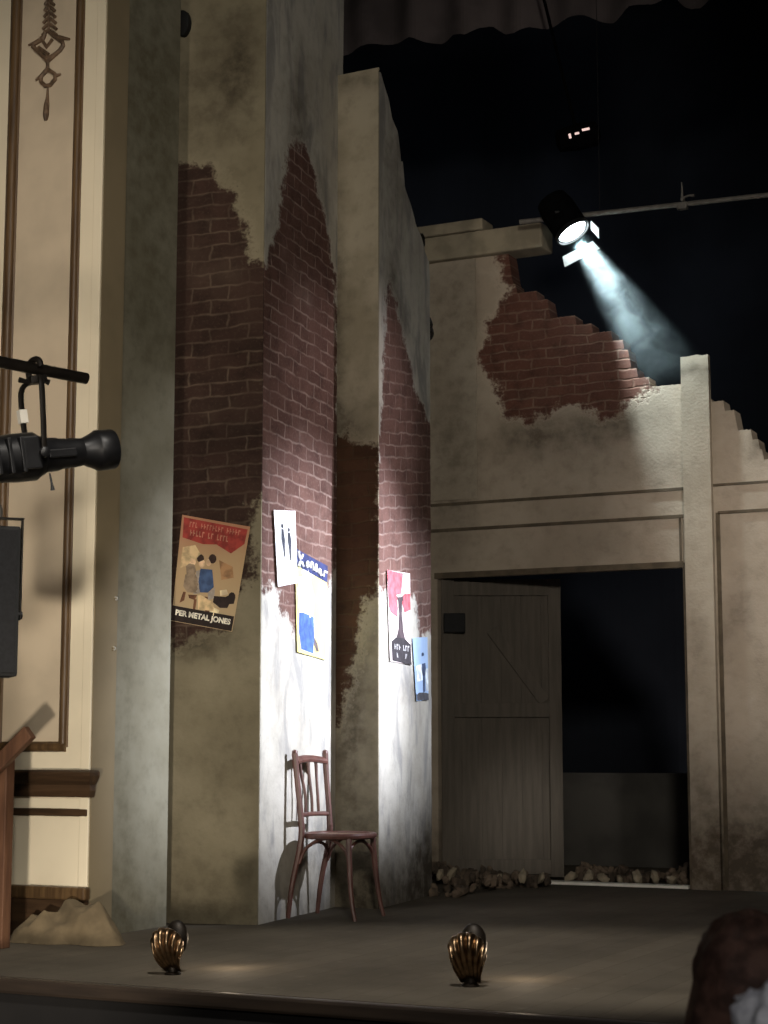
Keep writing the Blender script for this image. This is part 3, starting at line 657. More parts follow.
# ------------------------------------------------------------------ bentwood chair, facing stage right (+x)
ch = empty('bentwood_chair', (-4.768, 8.685, 0)); ch.scale = (1, 1, .975); tag(ch, 'dark red-brown bentwood chair standing sideways against the floodlit pier', 'chair')
W = .165; cm = M['chair']
def ctube(name, pts, r, sm=2, seg=8, mat=cm, flat_=1.0):
    q = MB(); q.tube(pts, r, seg, sm, flat=flat_); return q.build(name, mat, ch)
for sgn in (-1, 1):
    y = sgn * W
    ctube('rear_leg', [(-.02, y * 1.0, 0), (.0, y * 1.0, .18), (.055, y * .98, .40), (.06, y * .98, .50)], (.012, .015, .018, .018))
    ctube('back_post', [(.06, y * .98, .48), (.05, y * 1.0, .60), (.030, y * 1.03, .78), (.020, y * 1.06, .905)], (.018, .016, .016, .018))
    q = MB(); q.lathe([(-.004, .010), (.008, .018), (.02, .014), (.025, .004)], 12, Matrix.Translation((.020, y * 1.06, .90)) @ Matrix.Rotation(-PI / 2, 4, 'Y')); q.build('finial', cm, ch)
    ctube('front_leg', [(.335, y * .86, .445), (.345, y * .92, .28), (.365, y * 1.0, .10), (.390, y * 1.04, 0)], (.017, .016, .013, .011))
    ctube('corner_brace', [(.045, y * .98, .30), (.075, y * .96, .38), (.14, y * .93, .425), (.20, y * .92, .438)], .009)
    ctube('corner_brace', [(.345, y * .90, .30), (.325, y * .88, .37), (.27, y * .90, .42), (.22, y * .92, .438)], .009)
ctube('front_hoop', [(.345, -W * .9, .32), (.33, -W * .75, .39), (.33, 0, .43), (.33, W * .75, .39), (.345, W * .9, .32)], .009)
ctube('rear_hoop', [(.03, -W * .97, .30), (.06, -W * .8, .38), (.07, 0, .42), (.06, W * .8, .38), (.03, W * .97, .30)], .009)
ctube('top_rail', [(.024, -W * 1.05, .862), (.004, -W * .5, .872), (.0, 0, .876), (.004, W * .5, .872), (.024, W * 1.05, .862)], .016, 2, 8, cm, 1.5)
ctube('lower_back_rail', [(.050, -W, .562), (.032, 0, .567), (.050, W, .562)], .013)
for yy in (-.085, 0, .085):
    ctube('back_spindle', [(.034, yy * .9, .566), (.032, yy * .8, .66), (.012, yy * 1.05, .79), (.004, yy * 1.1, .868)], (.0085, .009, .009, .011))
q = MB(); bm = bmesh.new()
ring = []
for i in range(40):
    a = 2 * PI * i / 40; n_ = 2.6
    cx = .205 + .175 * math.copysign(abs(math.cos(a)) ** (2 / n_), math.cos(a)); cy = (.178 + .012 * math.cos(a)) * math.copysign(abs(math.sin(a)) ** (2 / n_), math.sin(a)); ring.append(V((cx, cy, 0)))
q.tube([r + V((0, 0, .45)) for r in ring] + [ring[0] + V((0, 0, .45))], .017, 8, 0, cap=False); q.build('seat_frame', cm, ch)
q = MB(); ce = V((.205, 0, .458))
for a, b in zip(ring, ring[1:] + ring[:1]):
    f = lambda p, s: ce + V(((p.x - .205) * s, p.y * s, -.006 * (1 - s) if s else -.008))
    q.v += [f(a, .95), f(b, .95), f(b, .5), f(a, .5), ce - V((0, 0, .008))]; i = len(q.v) - 5; q.f += [(i, i + 1, i + 2, i + 3), (i + 3, i + 2, i + 4)]
q.build('seat', M['chair_seat'], ch, smooth=True)

# ------------------------------------------------------------------ shell footlights
def shell(name, px_, py_, label, rz, tilt):
    b = fl(px_, py_); s = empty(name, b, (0, 0, rz)); tag(s, label, 'footlight', 'shell footlights along the stage edge')
    n, m = 96, 22; ribs = 8
    def pt(a, r):
        ph = a * math.radians(128)
        rib = abs(math.sin((a + 1) / 2 * ribs * PI))
        sc_ = 1 + .05 * (rib - .6) * r
        rim = V((.070 * math.sin(ph) * sc_, 0, .130 + .082 * math.cos(ph) * sc_)); bas = V((.036 * a, 0, .012))
        p = bas.lerp(rim, r)
        bul = .085 * math.sin(min(1, r) * PI * .80) * (1 - .5 * a * a) + .012 * (rib - .5) * min(1, r * 1.6)
        if r > .75: p.z -= (r - .75) ** 2 * .35 * max(0, math.cos(ph))
        p.x += tilt * (p.z - .02)
        return V((p.x, -bul + .02, p.z))
    q = MB(); 
    for i in range(n + 1):
        for j in range(m + 1): q.v.append(pt(2 * i / n - 1, j / m))
    for i in range(n):
        for j in range(m):
            a = i * (m + 1) + j; q.f.append((a, a + 1, a + m + 2, a + m + 1))
    q.build('shell', M['brass'], s, smooth=True, solid=.004)
    q = MB(); q.lathe([(0, .034), (.006, .034), (.012, .022), (.05, .018), (.07, .026)], 16, Matrix.Translation((0, .02, 0)) @ Matrix.Rotation(-PI / 2, 4, 'Y')); q.build('foot', M['brass_dark'], s)
    q = MB(); bm = bmesh.new(); bmesh.ops.create_uvsphere(bm, u_segments=20, v_segments=12, radius=1)
    for v in bm.verts: v.co = V((v.co.x * .050 + tilt * .13 + .014, v.co.y * .035, v.co.z * .072))
    q.add_bm(bm, Matrix.Translation((0, .055, .142))); q.smooth = True; o = q.build('lamp_housing', M['brass_dark'], s); o['label'] = 'dark lamp housing behind the shell'
    q = MB(); q.lathe([(0, .012), (.05, .012)], 10, Matrix.Translation((0, .045, .03)) @ Matrix.Rotation(-PI / 2, 4, 'Y')); q.build('lamp_stem', M['brass_dark'], s)
    return s
S1 = shell('shell_footlight', 171, 975, 'brass scallop shell footlight nearer the cream proscenium wall', YAW - .25, -.10)
S2 = shell('shell_footlight', 470, 987, 'brass scallop shell footlight in the middle of the stage edge', YAW - .18, -.06); S2.scale = (1.08, 1.08, 1.10)

# ------------------------------------------------------------------ dust sheet sack and timber prop at the far left
sc = fl(46, 946); sc.y = YC - .17
sk = MB(); n, m = 124, 76
for i in range(n + 1):
    for j in range(m + 1):
        u = 2 * i / n - 1; v = 2 * j / m - 1
        x = u * .36 + .01; y = v * .20
        def lobe(cx, cy, rx, ry, H):
            d_ = math.hypot((x - cx) / rx, (y - cy) / ry); return H * max(0, 1 - d_ ** 2.0) ** .7
        wx = x + .05 * noise.noise(V((x * 6, y * 6, 11))); wy = y + .035 * noise.noise(V((x * 6, y * 6, 17)))
        def lobe2(cx, cy, rx, ry, H):
            d_ = math.hypot((wx - cx) / rx, (wy - cy) / ry); return H * max(0, 1 - d_ * d_) ** .8
        hgt_ = (lobe2(.05, .03, .24, .12, .17) ** 2 + lobe2(-.17, -.02, .13, .12, .12) ** 2 + lobe2(.01, .05, .12, .09, .11) ** 2 + lobe2(.17, .01, .14, .11, .10) ** 2 + lobe2(-.08, -.07, .12, .07, .09) ** 2) ** .5
        d1 = x * .75 + y * 1.5 + .05 * noise.noise(V((x * 5, y * 5, 3))); d2 = x * 1.3 - y * .9 + .06 * noise.noise(V((x * 4, y * 4, 9)))
        fold = .045 * (.45 - abs(math.sin(d1 * 19))) * (.4 + abs(noise.noise(V((x * 5, y * 5, 5))))) + .03 * (.45 - abs(math.sin(d2 * 15 + 1))) + .012 * noise.noise(V((x * 15, y * 15, 1)))
        sk.v.append(V((x, y, max(0, hgt_ + max(-.5 * hgt_, fold) * min(1, hgt_ * 8)))))
for i in range(n):
    for j in range(m):
        a = i * (m + 1) + j
        if max(sk.v[t_].z for t_ in (a, a + 1, a + m + 2, a + m + 1)) > .001: sk.f.append((a, a + 1, a + m + 2, a + m + 1))
used = sorted({t_ for f_ in sk.f for t_ in f_}); ix = {t_: k_ for k_, t_ in enumerate(used)}; sk.v = [sk.v[t_] for t_ in used]; sk.f = [tuple(ix[t_] for t_ in f_) for f_ in sk.f]
o = sk.build('dust_sheet', M['canvas'], smooth=True); o.location = (sc.x, sc.y, 0.002); tag(o, 'crumpled tan canvas dust sheet heaped against the cream wall', 'cloth')
md = o.modifiers.new('sub', 'SUBSURF'); md.levels = 1; md.render_levels = 1
tp = fl(-2, 948); tp.y = min(tp.y, YC - .36)
tb = empty('timber_prop', tp); tag(tb, 'reddish wooden post with a slanting arm in front of the cream wall', 'post')
def tpt(x, y): 
    p = pl(x, y, tp, V((0, 1, 0))); return p - tp
h_ = tpt(2, 757).z
q = MB(); q.box((-.035, -.03, 0), (.045, .03, h_), bev=.005); q.build('upright', M['timber'], tb)
a = tpt(-16, 787); b = tpt(37, 732); L = (b - a).length
q = MB(); q.box((0, -.02, -.034), (L, .02, .034), Matrix.Translation(a + V((0, -.052, 0))) @ Matrix.Rotation(-math.atan2(b.z - a.z, b.x - a.x), 4, 'Y'), bev=.005); q.build('slanting_arm', M['timber'], tb)

# hooks on the edge of the return
for (x, y, lb) in ((112.5, 647, 'small bright metal hook on the proscenium edge, lower of the pair'), (114.5, 597, 'small bright metal hook on the proscenium edge, upper of the pair')):
    p = pl(x, y, V((GX, 0, 0)), V((1, 0, 0))); q = MB()
    q.tube([(0, 0, 0), (.012, 0, 0), (.018, 0, -.008), (.012, 0, -.016), (.006, 0, -.012)], .0045, 6, 1)
    o = q.build('wall_hook', M['glint']); o.location = (GX + .001, p.y, p.z); tag(o, lb, 'hook')

# ------------------------------------------------------------------ box boom: pipe, profile spotlight, loudspeaker
zp = dep(43, 370, 7.05).z
def atz(x, y, z):
    d = ray(x, y); return O + d * ((z - CAM_H) / d.z)
pA = atz(0, 362, zp); pB = atz(86, 378.5, zp); pd = (pB - pA).normalized(); pA2 = pA - pd * .85
pU = pA2 + V((-1.3, 0, 0)); boom = empty('lighting_boom', (pU.x, pU.y, -1.05)); tag(boom, 'black lighting pipe reaching in over the stage edge beside the cream wall', 'pipe')
q = MB(); q.tube([V((0, 0, zp + 1.05)), pA2 - boom.location], .024, 14); q.build('cross_pipe', M['pipe_black'], boom)
q = MB(); q.tube([pA2 - boom.location, pB - boom.location], .024, 14); q.build('arm_pipe', M['pipe_black'], boom)
q = MB(); q.tube([(0, 0, .03), (0, 0, zp + 1.05 + .15)], .026, 14); q.build('upright_pipe', M['pipe_black'], boom)
q = MB(); q.lathe([(0, .28), (.02, .28), (.035, .05), (.06, .04)], 24, Matrix.Rotation(-PI / 2, 4, 'Y')); q.build('base_plate', M['pipe_black'], boom)
dtl = (pB - O).dot(FH) - .02
# profile spot
lc = dep(37, 456, 6.98)
ax = (RT * .84 + FH * .50 + ZZ * .17).normalized(); ay = ZZ.cross(ax).normalized(); az = ax.cross(ay)
Rm = Matrix((ax, ay, az)).transposed()
sp = empty('profile_spotlight', lc, Rm.to_3x3()); tag(sp, 'black profile spotlight hanging from the lighting pipe beside the cream wall', 'stage light')
k_ = 6.98 / F_PX
q = MB(); q.lathe([(-.30, .05), (-.27, .085), (-.10, .098), (-.015, .098), (.0, .088), (.015, .078)], 24); q.build('lamp_house', M['black'], sp)
q = MB()
for i in range(4): q.box((-.25 + i * .05, -.108, -.07), (-.235 + i * .05, .108, .07), bev=.003)
q.build('cooling_fins', M['black'], sp)
q = MB(); q.lathe([(.0, .080), (.02, .078), (.03, .070), (.08, .068), (.10, .062), (.16, .060), (.195, .055)], 24); q.build('barrel', M['black'], sp)
q = MB(); q.box((.02, -.085, -.022), (.14, -.055, .012), bev=.005); q.box((-.09, -.106, -.06), (-.02, -.085, .07), bev=.006); q.build('gate_housing', M['black'], sp)
q = MB(); q.lathe([(.17, .054), (.195, .056), (.23, .070), (.25, .080), (.255, .084), (.325, .082), (.330, .078), (.327, .07), (.26, .066)], 26, cap=False); q.build('lens_hood', M['black'], sp)
q = MB(); q.lathe([(.29, .001), (.288, .04), (.28, .07)], 24, cap=False); q.build('lens', plain('dark_lens_glass', col(30, 34, 40), .08, 0, .1), sp)
clamp = pl(36, 362, pA, FH); tcl = Rm.to_3x3().transposed() @ (pA + pd * ((pB - pA).length * .40) - lc)
# yoke arms on either side of the body, meeting below the pipe
topz = tcl.z - .05
for nm, sx, yy in (('yoke_arm', .004, .112), ('yoke_arm', -.010, -.112)):
    q = MB(); q.tube([(sx, yy, 0), (sx + (.025 if yy < 0 else 0), yy, topz * .72), (sx * .9 + tcl.x * .1 + (.03 if yy < 0 else 0), yy * .82, topz * .97), (tcl.x, yy * .2 + tcl.y * .6, topz)], .017, 8, 2, flat=.6); q.build(nm, M['pipe_black'], sp)
q = MB(); q.box((-.012, .09, topz * .48), (.020, .130, topz * .66), bev=.002); o = q.build('white_label', M['white_tape'], sp); o['label'] = 'white label on the yoke'
q = MB(); q.box((tcl.x - .035, tcl.y - .03, topz - .012), (tcl.x + .035, tcl.y + .03, topz + .02), bev=.005)
q.tube([(tcl.x - .018, tcl.y + .032, topz), (tcl.x - .018, tcl.y + .036, tcl.z + .02), (tcl.x, tcl.y + .01, tcl.z + .040), (tcl.x + .01, tcl.y - .03, tcl.z + .034), (tcl.x + .01, tcl.y - .04, tcl.z)], .013, 8, 2)
q.tube([(tcl.x - .03, tcl.y, topz - .005), (tcl.x - .075, tcl.y, topz + .01)], (.008, .012), 8); q.tube([(tcl.x + .03, tcl.y, topz), (tcl.x + .05, tcl.y, topz - .01)], (.008, .013), 8); q.build('hook_clamp', M['pipe_black'], sp)
for s_ in (-1, 1):
    q = MB(); q.lathe([(0, .022), (.02, .02), (.026, .008)], 12, Matrix.Translation((-.010 if s_ < 0 else .004, s_ * .108, 0)) @ Matrix.Rotation(s_ * PI / 2, 4, 'Z')); q.build('tilt_knob', M['black'], sp)
q = MB(); q.tube([(.035, -.02, -.075), (.038, -.02, -.12), (.038, -.02, -.145)], (.004, .005, .010), 8); q.build('focus_handle', M['black'], sp)

# loudspeaker in its bracket, on a drop pipe
ls = dep(-4, 602, 7.05); kk = 7.05 / F_PX
spk = empty('loudspeaker', ls, (0, 0, YAW + .35)); tag(spk, 'slim black loudspeaker in a bracket at the far left under the spotlight', 'loudspeaker')
hw = .085; hh = 75 * kk
q = MB(); q.box((-hw, -.08, -hh), (hw - .004, .10, hh), bev=.012); q.build('cabinet', M['black_matt'], spk)
q = MB(); q.box((-hw + .012, -.084, -hh + .015), (hw - .016, -.079, hh - .015), bev=.002); q.build('grille', plain('speaker_grille', col(15, 15, 17), .9, 0, .3, 90), spk)
q = MB(); q.box((-hw - .016, -.02, hh + .034), (hw + .016, .02, hh + .042), bev=.002); q.box((hw + .008, -.02, -.07), (hw + .014, .02, hh + .042), bev=.002); q.box((-hw - .014, -.02, -.07), (-hw - .008, .02, hh + .042), bev=.002); q.build('bracket', M['pipe_black'], spk)
q = MB(); q.lathe([(0, .016), (.02, .014)], 12, Matrix.Translation((hw, 0, -.05))); q.build('bracket_knob', M['black'], spk)
up = V((pU.x, pU.y, ls.z)) - ls; lp = Matrix.Rotation(-(YAW + .35), 3, 'Z') @ up; za_ = hh + .115
lpn = lp * (1 - .03 / lp.length)
q = MB(); q.tube([(0, 0, hh + .04), (0, 0, za_ - .02), lpn * .06 + V((0, 0, za_)), lpn + V((0, 0, za_))], .016, 10, 2); q.build('hanging_arm', M['pipe_grey'], spk)

# ------------------------------------------------------------------ upstage batten, hook and the lit lantern
byy = YB - .22
bA = pl(520, 222, V((0, byy, 0)), V((0, 1, 0))); bB = pl(800, 191.5, V((0, byy, 0)), V((0, 1, 0)))
bB2 = bB + (bB - bA) * .4
bt = empty('lighting_batten', bA); tag(bt, 'thin grey pipe hung across the dark above the back wall', 'pipe')
q = MB(); q.tube([(0, 0, 0), bB2 - bA], .017, 12); q.build('pipe', M['pipe_grey'], bt)
for t in (.30, 1.2):
    q = MB(); w_ = (bB - bA) * t; q.tube([w_, (w_.x, w_.y, 3.2)], .0025, 5); q.build('suspension_wire', M['black_matt'], bt)
hp = pl(683, 203, V((0, byy, 0)), V((0, 1, 0))); hk = empty('pipe_clamp', hp); tag(hk, 'small metal hook clamp with an upright spigot on the grey pipe', 'clamp')
q = MB(); q.tube([(-.03, -.022, -.03), (-.03, .0, -.04), (0, .03, 0), (0, .01, .028), (0, -.02, .02)], .012, 8, 1); q.box((-.03, -.024, -.045), (.03, .024, .0), bev=.006); q.build('hook', M['pipe_grey'], hk)
q = MB(); q.tube([(-.005, 0, .02), (-.004, 0, .10), (-.006, 0, .145)], (.009, .007, .005), 8); q.build('spigot', M['pipe_grey'], hk)
q = MB(); q.tube([(.01, -.02, .03), (.05, -.02, .04), (.085, -.02, .035)], (.008, .007, .011), 8); q.build('wing_bolt', M['pipe_grey'], hk)

# lit lantern: local +x is the beam axis
bn = (RT * .44 - ZZ * .80 - FH * .24).normalized()
lcp = pl(572, 231, V((0, YB - .26, 0)), V((0, 1, 0)))
by_ = ZZ.cross(bn).normalized(); bz_ = bn.cross(by_); Rl = Matrix((bn, by_, bz_)).transposed().to_3x3()
ln = empty('barn_door_lantern', lcp, Rl); tag(ln, 'lit stage lantern with open barn doors throwing a beam over the broken wall', 'stage light')
q = MB(); q.lathe([(-.30, .06), (-.28, .11), (-.20, .125), (-.02, .125), (.0, .12)], 26); q.build('housing', M['void'], ln)
q = MB(); q.lathe([(-.012, .112), (.012, .095), (.03, .06), (.038, .001)], 26); q.build('lens', emit('burning_lens', col(235, 250, 255), 26.0), ln)
q = MB(); q.lathe([(-.01, .126), (.02, .13), (.022, .118), (-.01, .114)], 26, cap=False); q.build('lens_ring', M['black'], ln)
flap = plain('pale_barn_door', col(200, 204, 204), .5, 0, .05)
def barn(name, ang_, w1, w2, L, spread, hx=.03):
    q = MB(); e = Matrix.Rotation(ang_, 4, 'X')
    pts = [(hx, -w1, .135), (hx, w1, .135)] ; far = [(hx + L * math.cos(spread), w2, .135 + L * math.sin(spread)), (hx + L * math.cos(spread), -w2, .135 + L * math.sin(spread))]
    a_, b_, c_, d_ = [e @ V(p) for p in pts + far]
    nn = (b_ - a_).cross(d_ - a_).normalized() * .003
    q.poly([a_ + nn, b_ + nn, c_ + nn, d_ + nn]); q.poly([d_ - nn, c_ - nn, b_ - nn, a_ - nn])
    for s_, t_ in ((a_, b_), (b_, c_), (c_, d_), (d_, a_)): q.quad(s_ + nn, t_ + nn, t_ - nn, s_ - nn)
    return q.build(name, flap, ln)
# which local angle points to screen right / down is found from the world axes
def la(wv):
    v = Rl.transposed() @ wv; return math.atan2(-v.y, v.z)
barn('barn_door', la(RT * .9 + ZZ * .5), .06, .07, .085, .15)
barn('barn_door', la(-ZZ * .6 + FH * -1.0 + RT * .35) + PI, .12, .14, .07, .40, .075)
q = MB(); yk = Rl.transposed() @ V((0, 0, 1)); bp0 = bA + (bB - bA) * ((lcp.x + .02 - bA.x) / (bB.x - bA.x)); toP = Rl.transposed() @ (bp0 - lcp)
sd_ = Rl.transposed() @ V((1, 0, 0))
for s_ in (-1, 1):
    q.tube([V((-.13, 0, 0)) + V((0, by_.dot(V((1, 0, 0))) * 0 + s_ * .13, 0)), toP * .6 + V((-.05, s_ * .12, 0)), toP * .9], .010, 8, 1)
q.tube([toP * .85, toP * 1.0], .016, 8); q.build('yoke', M['black'], ln)

# unlit lantern high up whose reflected glints are imitated by glowing strips
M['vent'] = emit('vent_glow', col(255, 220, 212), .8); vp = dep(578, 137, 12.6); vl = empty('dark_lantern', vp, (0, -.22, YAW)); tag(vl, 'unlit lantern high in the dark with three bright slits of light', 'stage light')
q = MB(); q.lathe([(-.16, .05), (-.15, .08), (.0, .10), (.14, .09), (.16, .05)], 20); q.build('housing', M['void'], vl)
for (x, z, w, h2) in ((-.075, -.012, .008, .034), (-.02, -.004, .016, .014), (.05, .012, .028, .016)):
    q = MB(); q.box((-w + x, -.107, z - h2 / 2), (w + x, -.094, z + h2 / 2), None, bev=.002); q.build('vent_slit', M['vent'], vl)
q = MB(); q.tube([(0, 0, .08), (0, 0, 2.4)], .012, 8); q.build('hanger', M['void'], vl)

# smoke in the beam: a real cone of haze, thicker in wisps
bl = 1.34; r0, r1 = .09, .30
q = MB(); prof_ = [(.10 + bl * t, r0 + (r1 - r0) * t) for t in (0, .2, .4, .6, .8, .95, 1.0)]; prof_[-1] = (.10 + bl, r1 * .9)
q.lathe(prof_, 24)
k = NT('drifting_smoke'); k.t.nodes.remove(k.b)
pv = k.n('ShaderNodeVolumePrincipled'); k.l(pv.outputs[0], k.out.inputs['Volume'])
tc = k.n('ShaderNodeTexCoord'); nz = k.n('ShaderNodeTexNoise', i_Scale=7.0, i_Detail=4.0, i_Roughness=.6, i_Distortion=.8); k.l(tc.outputs['Object'], nz.inputs['Vector'])
sx = k.n('ShaderNodeSeparateXYZ'); k.l(tc.outputs['Object'], sx.inputs[0])
rad = k.math('SQRT', k.math('ADD', k.math('MULTIPLY', sx.outputs[1], sx.outputs[1]), k.math('MULTIPLY', sx.outputs[2], sx.outputs[2])))
rl = k.math('DIVIDE', rad, k.math('ADD', k.math('MULTIPLY', sx.outputs[0], (r1 - r0) / bl), r0 - .01))
fall = k.rng(rl, .25, 1.0, 1.0, 0.0)
endf = k.rng(sx.outputs[0], .75, bl + .08, 1.0, .0); wis = k.rng(nz.outputs[0], .38, .66, .15, 1.0)
dn = k.math('MULTIPLY', k.math('MULTIPLY', fall, endf), k.math('MULTIPLY', wis, 1.0))
k.l(dn, pv.inputs['Density']); pv.inputs['Color'].default_value = (.82, .97, 1.0, 1); pv.inputs['Anisotropy'].default_value = 0.0
smk = q.build('beam_smoke', k.m); smk.matrix_world = Matrix.Translation(lcp) @ Rl.to_4x4(); tag(smk, 'pale blue smoke drifting in the beam below the lit lantern', 'smoke', kind='stuff')

# ------------------------------------------------------------------ audience member at the lower right
def skin(name, joints, edges, mat, parent=None, sub=2, root=0):
    me = bpy.data.meshes.new(name); me.from_pydata([j[0] for j in joints], edges, []); o = bpy.data.objects.new(name, me); C.objects.link(o)
    o.modifiers.new('skin', 'SKIN'); sv = me.skin_vertices[0].data if me.skin_vertices else None
    if sv is None:
        bm = bmesh.new(); bm.from_mesh(me); bm.verts.layers.skin.verify(); bm.to_mesh(me); bm.free(); sv = me.skin_vertices[0].data
    for i, j in enumerate(joints):
        r = j[1]; sv[i].radius = (r, r) if not hasattr(r, '__len__') else r; sv[i].use_root = (i == root)
    ss = o.modifiers.new('sub', 'SUBSURF'); ss.levels = sub; ss.render_levels = sub
    dg = bpy.context.evaluated_depsgraph_get(); m2 = bpy.data.meshes.new_from_object(o.evaluated_get(dg)); bpy.data.objects.remove(o)
    m2.materials.clear(); m2.materials.append(mat)
    for p in m2.polygons: p.use_smooth = True
    o = bpy.data.objects.new(name, m2); C.objects.link(o)
    if parent: o.parent = parent
    return o
AF = -1.05
M['skin'] = plain('skin', col(196, 150, 124), .6, 0, .06)
def make_person(px_, top, d, label, hair_mat, top_mat, leg_mat, curly):
    SHH = dep(px_, top, d).z - AF; pp = dep(px_, 960, d)
    J = []; E = []
    def jt(p, r, par=None):
        J.append((p, r)); i = len(J) - 1
        if par is not None: E.append((par, i))
        return i
    s_ = SHH / 1.71
    def q3(x, y, z): return (x * s_, y * s_, z * s_)
    pel = jt(q3(0, 0, .92), .13); wai = jt(q3(0, 0, 1.08), .115, pel); chs = jt(q3(0, 0, 1.26), .13, wai); ub = jt(q3(0, -.01, 1.38), .09, chs); nk = jt(q3(0, -.01, 1.46), .052, ub)
    hb = jt(q3(0, .01, 1.53), .072, nk); hm = jt(q3(0, .012, 1.60), .086, hb); ht = jt(q3(0, .0, 1.655), .066, hm)
    jt(q3(0, .115, 1.575), .014, hm)
    for s in (-1, 1):
        sh = jt(q3(.16 * s, 0, 1.37), .062, ub); el = jt(q3(.21 * s, .0, 1.10), .042, sh); wr = jt(q3(.20 * s, .12, .88), .027, el); pm = jt(q3(.195 * s, .15, .83), .033, wr)
        for i, (dx, L) in enumerate(((-.027, .07), (-.009, .082), (.009, .078), (.026, .06))):
            k1 = jt(q3(.195 * s + dx * s, .17, .79), .0095, pm); k2 = jt(q3(.195 * s + dx * s, .175, .79 - L * .5), .009, k1); jt(q3(.193 * s + dx * s, .165, .79 - L), .0075, k2)
        t1 = jt(q3(.16 * s, .17, .82), .011, pm); jt(q3(.148 * s, .19, .785), .009, t1)
        hpj = jt(q3(.09 * s, 0, .86), .095, pel); kn = jt(q3(.10 * s, .015, .48), .058, hpj); an = jt(q3(.10 * s, -.01, .08), .036, kn); jt(q3(.11 * s, .12, .035), .030, an)
    pr = empty('person', (pp.x, pp.y, AF), (0, 0, YAW)); tag(pr, label, 'person')
    skin('body', J, E, M['skin'], pr)
    for s in (-1, 1):
        q = MB(); bm = bmesh.new(); bmesh.ops.create_uvsphere(bm, u_segments=12, v_segments=8, radius=.0125); q.add_bm(bm, Matrix.Translation(q3(.032 * s, .088, 1.60))); q.smooth = True; q.build('eye', M['white_tape'], pr)
        q = MB(); q.tube([q3(.078 * s, .005, 1.545), q3(.090 * s, .0, 1.57), q3(.092 * s, -.005, 1.60), q3(.080 * s, .005, 1.61)], (.008, .012, .012, .006), 8, 1); q.build('ear', M['skin'], pr)
    q = MB(); q.tube([q3(-.025, .094, 1.535), q3(0, .100, 1.533), q3(.025, .094, 1.535)], .006, 6, 1); q.build('mouth', flat(150, 84, 80), pr)
    q = MB(); bm = bmesh.new(); bmesh.ops.create_uvsphere(bm, u_segments=56, v_segments=32, radius=1)
    for v in bm.verts:
        c = v.co.copy(); low = max(0, -c.z)
        if curly:
            cell = noise.voronoi(c * 2.6 + V((3, 1, 7)))[0][0]; n_ = .34 * (.42 - cell) + .05 * noise.noise(c * 11)
        else: n_ = noise.noise(c * 3) * .07 + noise.noise(V((c.x * 14, c.y * 14, c.z * 3))) * .05
        rad = 1 + n_
        y = c.y * (.108 + .02 * low) * rad if c.y < 0 else c.y * .10 * rad * (1.0 if c.z > .45 else .2)
        v.co = V((c.x * (.104 + (.02 if curly else .075) * low) * rad, y - .012, (c.z * .128 if c.z > 0 else c.z * (.14 if curly else .27)) * rad + 1.578)) * s_
    q.add_bm(bm); q.smooth = True; q.build('hair', hair_mat, pr)
    jk = [(q3(0, 0, .90), .165), (q3(0, 0, 1.08), .15), (q3(0, 0, 1.26), .158), (q3(0, -.01, 1.37), .115), (q3(0, -.012, 1.43), .085)]
    je = [(0, 1), (1, 2), (2, 3), (3, 4)]
    for s in (-1, 1):
        b0 = len(jk); jk += [(q3(.165 * s, 0, 1.375), .088), (q3(.215 * s, 0, 1.10), .062), (q3(.205 * s, .11, .90), .046)]; je += [(3, b0), (b0, b0 + 1), (b0 + 1, b0 + 2)]
    skin('jumper', jk, je, top_mat, pr)
    tk = [(q3(0, 0, .94), .15)]; te = []
    for s in (-1, 1):
        b0 = len(tk); tk += [(q3(.09 * s, 0, .84), .108), (q3(.10 * s, .015, .48), .075), (q3(.10 * s, -.01, .10), .060)]; te += [(0, b0), (b0, b0 + 1), (b0 + 1, b0 + 2)]
    skin('trousers', tk, te, leg_mat, pr)
    for s in (-1, 1):
        q = MB(); q.box((.06 * s_ if s > 0 else -.15 * s_, -.07, 0), (.15 * s_ if s > 0 else -.06 * s_, .18, .075), bev=.03); q.build('shoe', M['black'], pr)
    return pr
dark_t = plain('dark_trousers', col(34, 36, 46), .9, 0, .15)
make_person(747, 908, 3.3, 'dark-haired audience member in dark clothes standing before the stage', plain('dark_brown_hair', col(92, 68, 58), .7, 0, .4, 30, .4), plain('dark_brown_jumper', col(58, 42, 38), .95, 0, .2, 30), dark_t, False)
make_person(789, 975, 2.5, 'audience member with curly grey hair at the bottom corner', plain('curly_grey_hair', col(222, 226, 236), .9, 0, .25, 50, .8), plain('grey_jumper', col(120, 124, 132), .95, 0, .2, 40), dark_t, True)

# ------------------------------------------------------------------ light
def lamp(name, kind, loc, to=None, power=100, c=(1, 1, 1), size=.3, angle=30, blend=.6):
    d = bpy.data.lights.new(name, kind); d.energy = power; d.color = c
    if kind == 'SPOT': d.spot_size = math.radians(angle); d.spot_blend = blend; d.shadow_soft_size = size
    elif kind == 'AREA': d.size = size
    else: d.shadow_soft_size = size
    o = bpy.data.objects.new(name, d); C.objects.link(o); o.location = loc
    if to is not None: o.rotation_euler = (V(to) - V(loc)).to_track_quat('-Z', 'Y').to_euler()
    return o
WARM = (1, .80, .58); NEUT = (1, .93, .84)
# white side light from the opposite wing onto the pier sides
lamp('side_spot', 'SPOT', (-1.0, 10.2, 3.1), (-4.78, 8.85, 1.5), 2700, (.84, .88, 1), .05, 35, 1.0)
lamp('side_spot_far', 'SPOT', (-.9, 11.0, 3.3), (-4.65, 9.75, 1.4), 950, (.84, .89, 1), .05, 28, 1.0)
lamp('side_spill', 'SPOT', (-.8, 9.9, 3.4), (-4.72, 9.1, 2.75), 300, (1, .93, .95), .1, 30, 1.0)
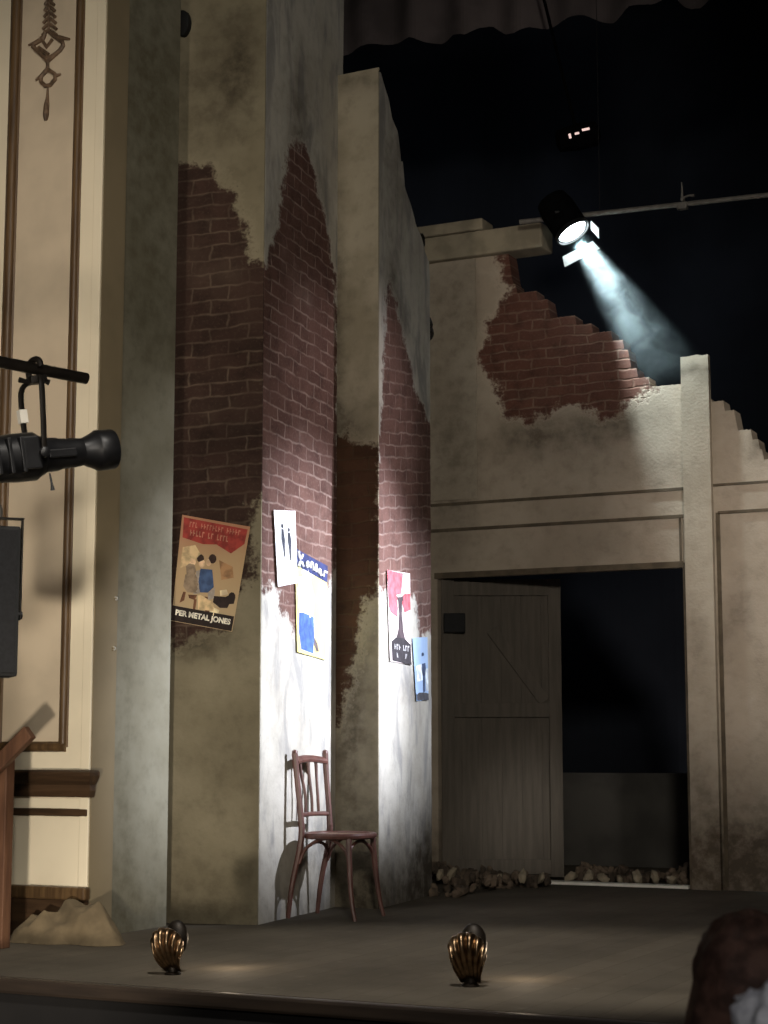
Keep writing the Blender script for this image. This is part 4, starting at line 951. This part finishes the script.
# soft light from the house onto the whole stage
lamp('front_wash', 'SPOT', (1.5, -2.0, 4.2), (-4.6, 9.0, 2.6), 1900, (1, .92, .80), .4, 44, 1.0)
lamp('back_wall_wash', 'SPOT', (2.2, 2.0, 4.8), (-2.0, 11.4, 2.3), 2800, (1, .90, .81), .3, 20, 1.0)
# warm house light on the cream wall from low in the auditorium
lamp('house_low', 'SPOT', (-2.1, 1.2, -.2), (-5.5, 7.1, .75), 950, (1, .89, .74), .12, 26, .7)
lamp('house_high', 'SPOT', (-3.4, .3, 1.0), (-5.5, 7.1, 3.1), 700, (1, .87, .72), .3, 30, 1.0)
# cool patches on the grey return
lamp('return_patch', 'SPOT', (-1.2, 8.3, 3.2), (-5.14, 7.80, .9), 170, (.97, 1, 1), .1, 17, 1.0)
lamp('return_patch_high', 'SPOT', (-1.2, 8.3, 3.2), (-5.14, 7.85, 2.45), 130, (1, 1, 1), .1, 16, 1.0)
ap = lamp('apron_wash', 'SPOT', (-1.6, 3.2, 6.0), (-2.9, 7.1, 0), 1500, (1, .94, .84), .25, 20, .35); ap.scale = (2.6, 1, 1)
lamp('door_patch', 'SPOT', (-1.0, 8.0, 2.6), (-4.55, 11.6, .55), 420, (1, .95, .88), .2, 10, 1.0)  # added small spot for the pale patch low on the door
lb = lamp('lantern_beam', 'SPOT', tuple(lcp + bn * .05), tuple(lcp + bn * 2 + V((0, .38, 0))), 480, (.80, .96, 1.0), .03, 42, .6)
lamp('house_fill', 'SPOT', (1.6, -2.2, 2.6), (.2, 2.4, .4), 230, (1, .93, .90), .5, 34, 1.0)  # added fill so the two audience heads show
lamp('vault_glow', 'SPOT', (-3.2, 12.0, 3.4), (-7.6, 17, 5.6), 100, (.72, .86, 1), .5, 75, 1.0)  # faint blue light that lifts the upper black drape
lamp('border_glow', 'SPOT', (-3.0, 9.5, 2.2), (-5.2, 12.2, 5.9), 26, (1, .9, .88), .3, 40, 1.0)  # added weak light so the border cloth shows
for s in (S1, S2):
    p = s.location + V((.10, .30, .11)); lamp('footlight_lamp', 'POINT', tuple(p), None, 1.1, WARM, .03)

w = bpy.data.worlds.new('dark_house'); SC.world = w; w.use_nodes = True; w.node_tree.nodes['Background'].inputs[0].default_value = (.9, .85, .8, 1); w.node_tree.nodes['Background'].inputs[1].default_value = .010

# ------------------------------------------------------------------ camera
cd = bpy.data.cameras.new('camera'); cam = bpy.data.objects.new('camera', cd); C.objects.link(cam); SC.camera = cam
cam.matrix_world = Matrix.Translation(O) @ Matrix((RT, UP, -FW)).transposed().to_4x4()
cd.sensor_fit = 'AUTO'; cd.sensor_width = 36; cd.lens = 36 * F_PX / 1024; cd.clip_start = .05; cd.clip_end = 200
cd.dof.use_dof = True; cd.dof.focus_distance = 9.6; cd.dof.aperture_fstop = 6.0
SC.view_settings.view_transform = 'Standard'; SC.view_settings.look = 'None'
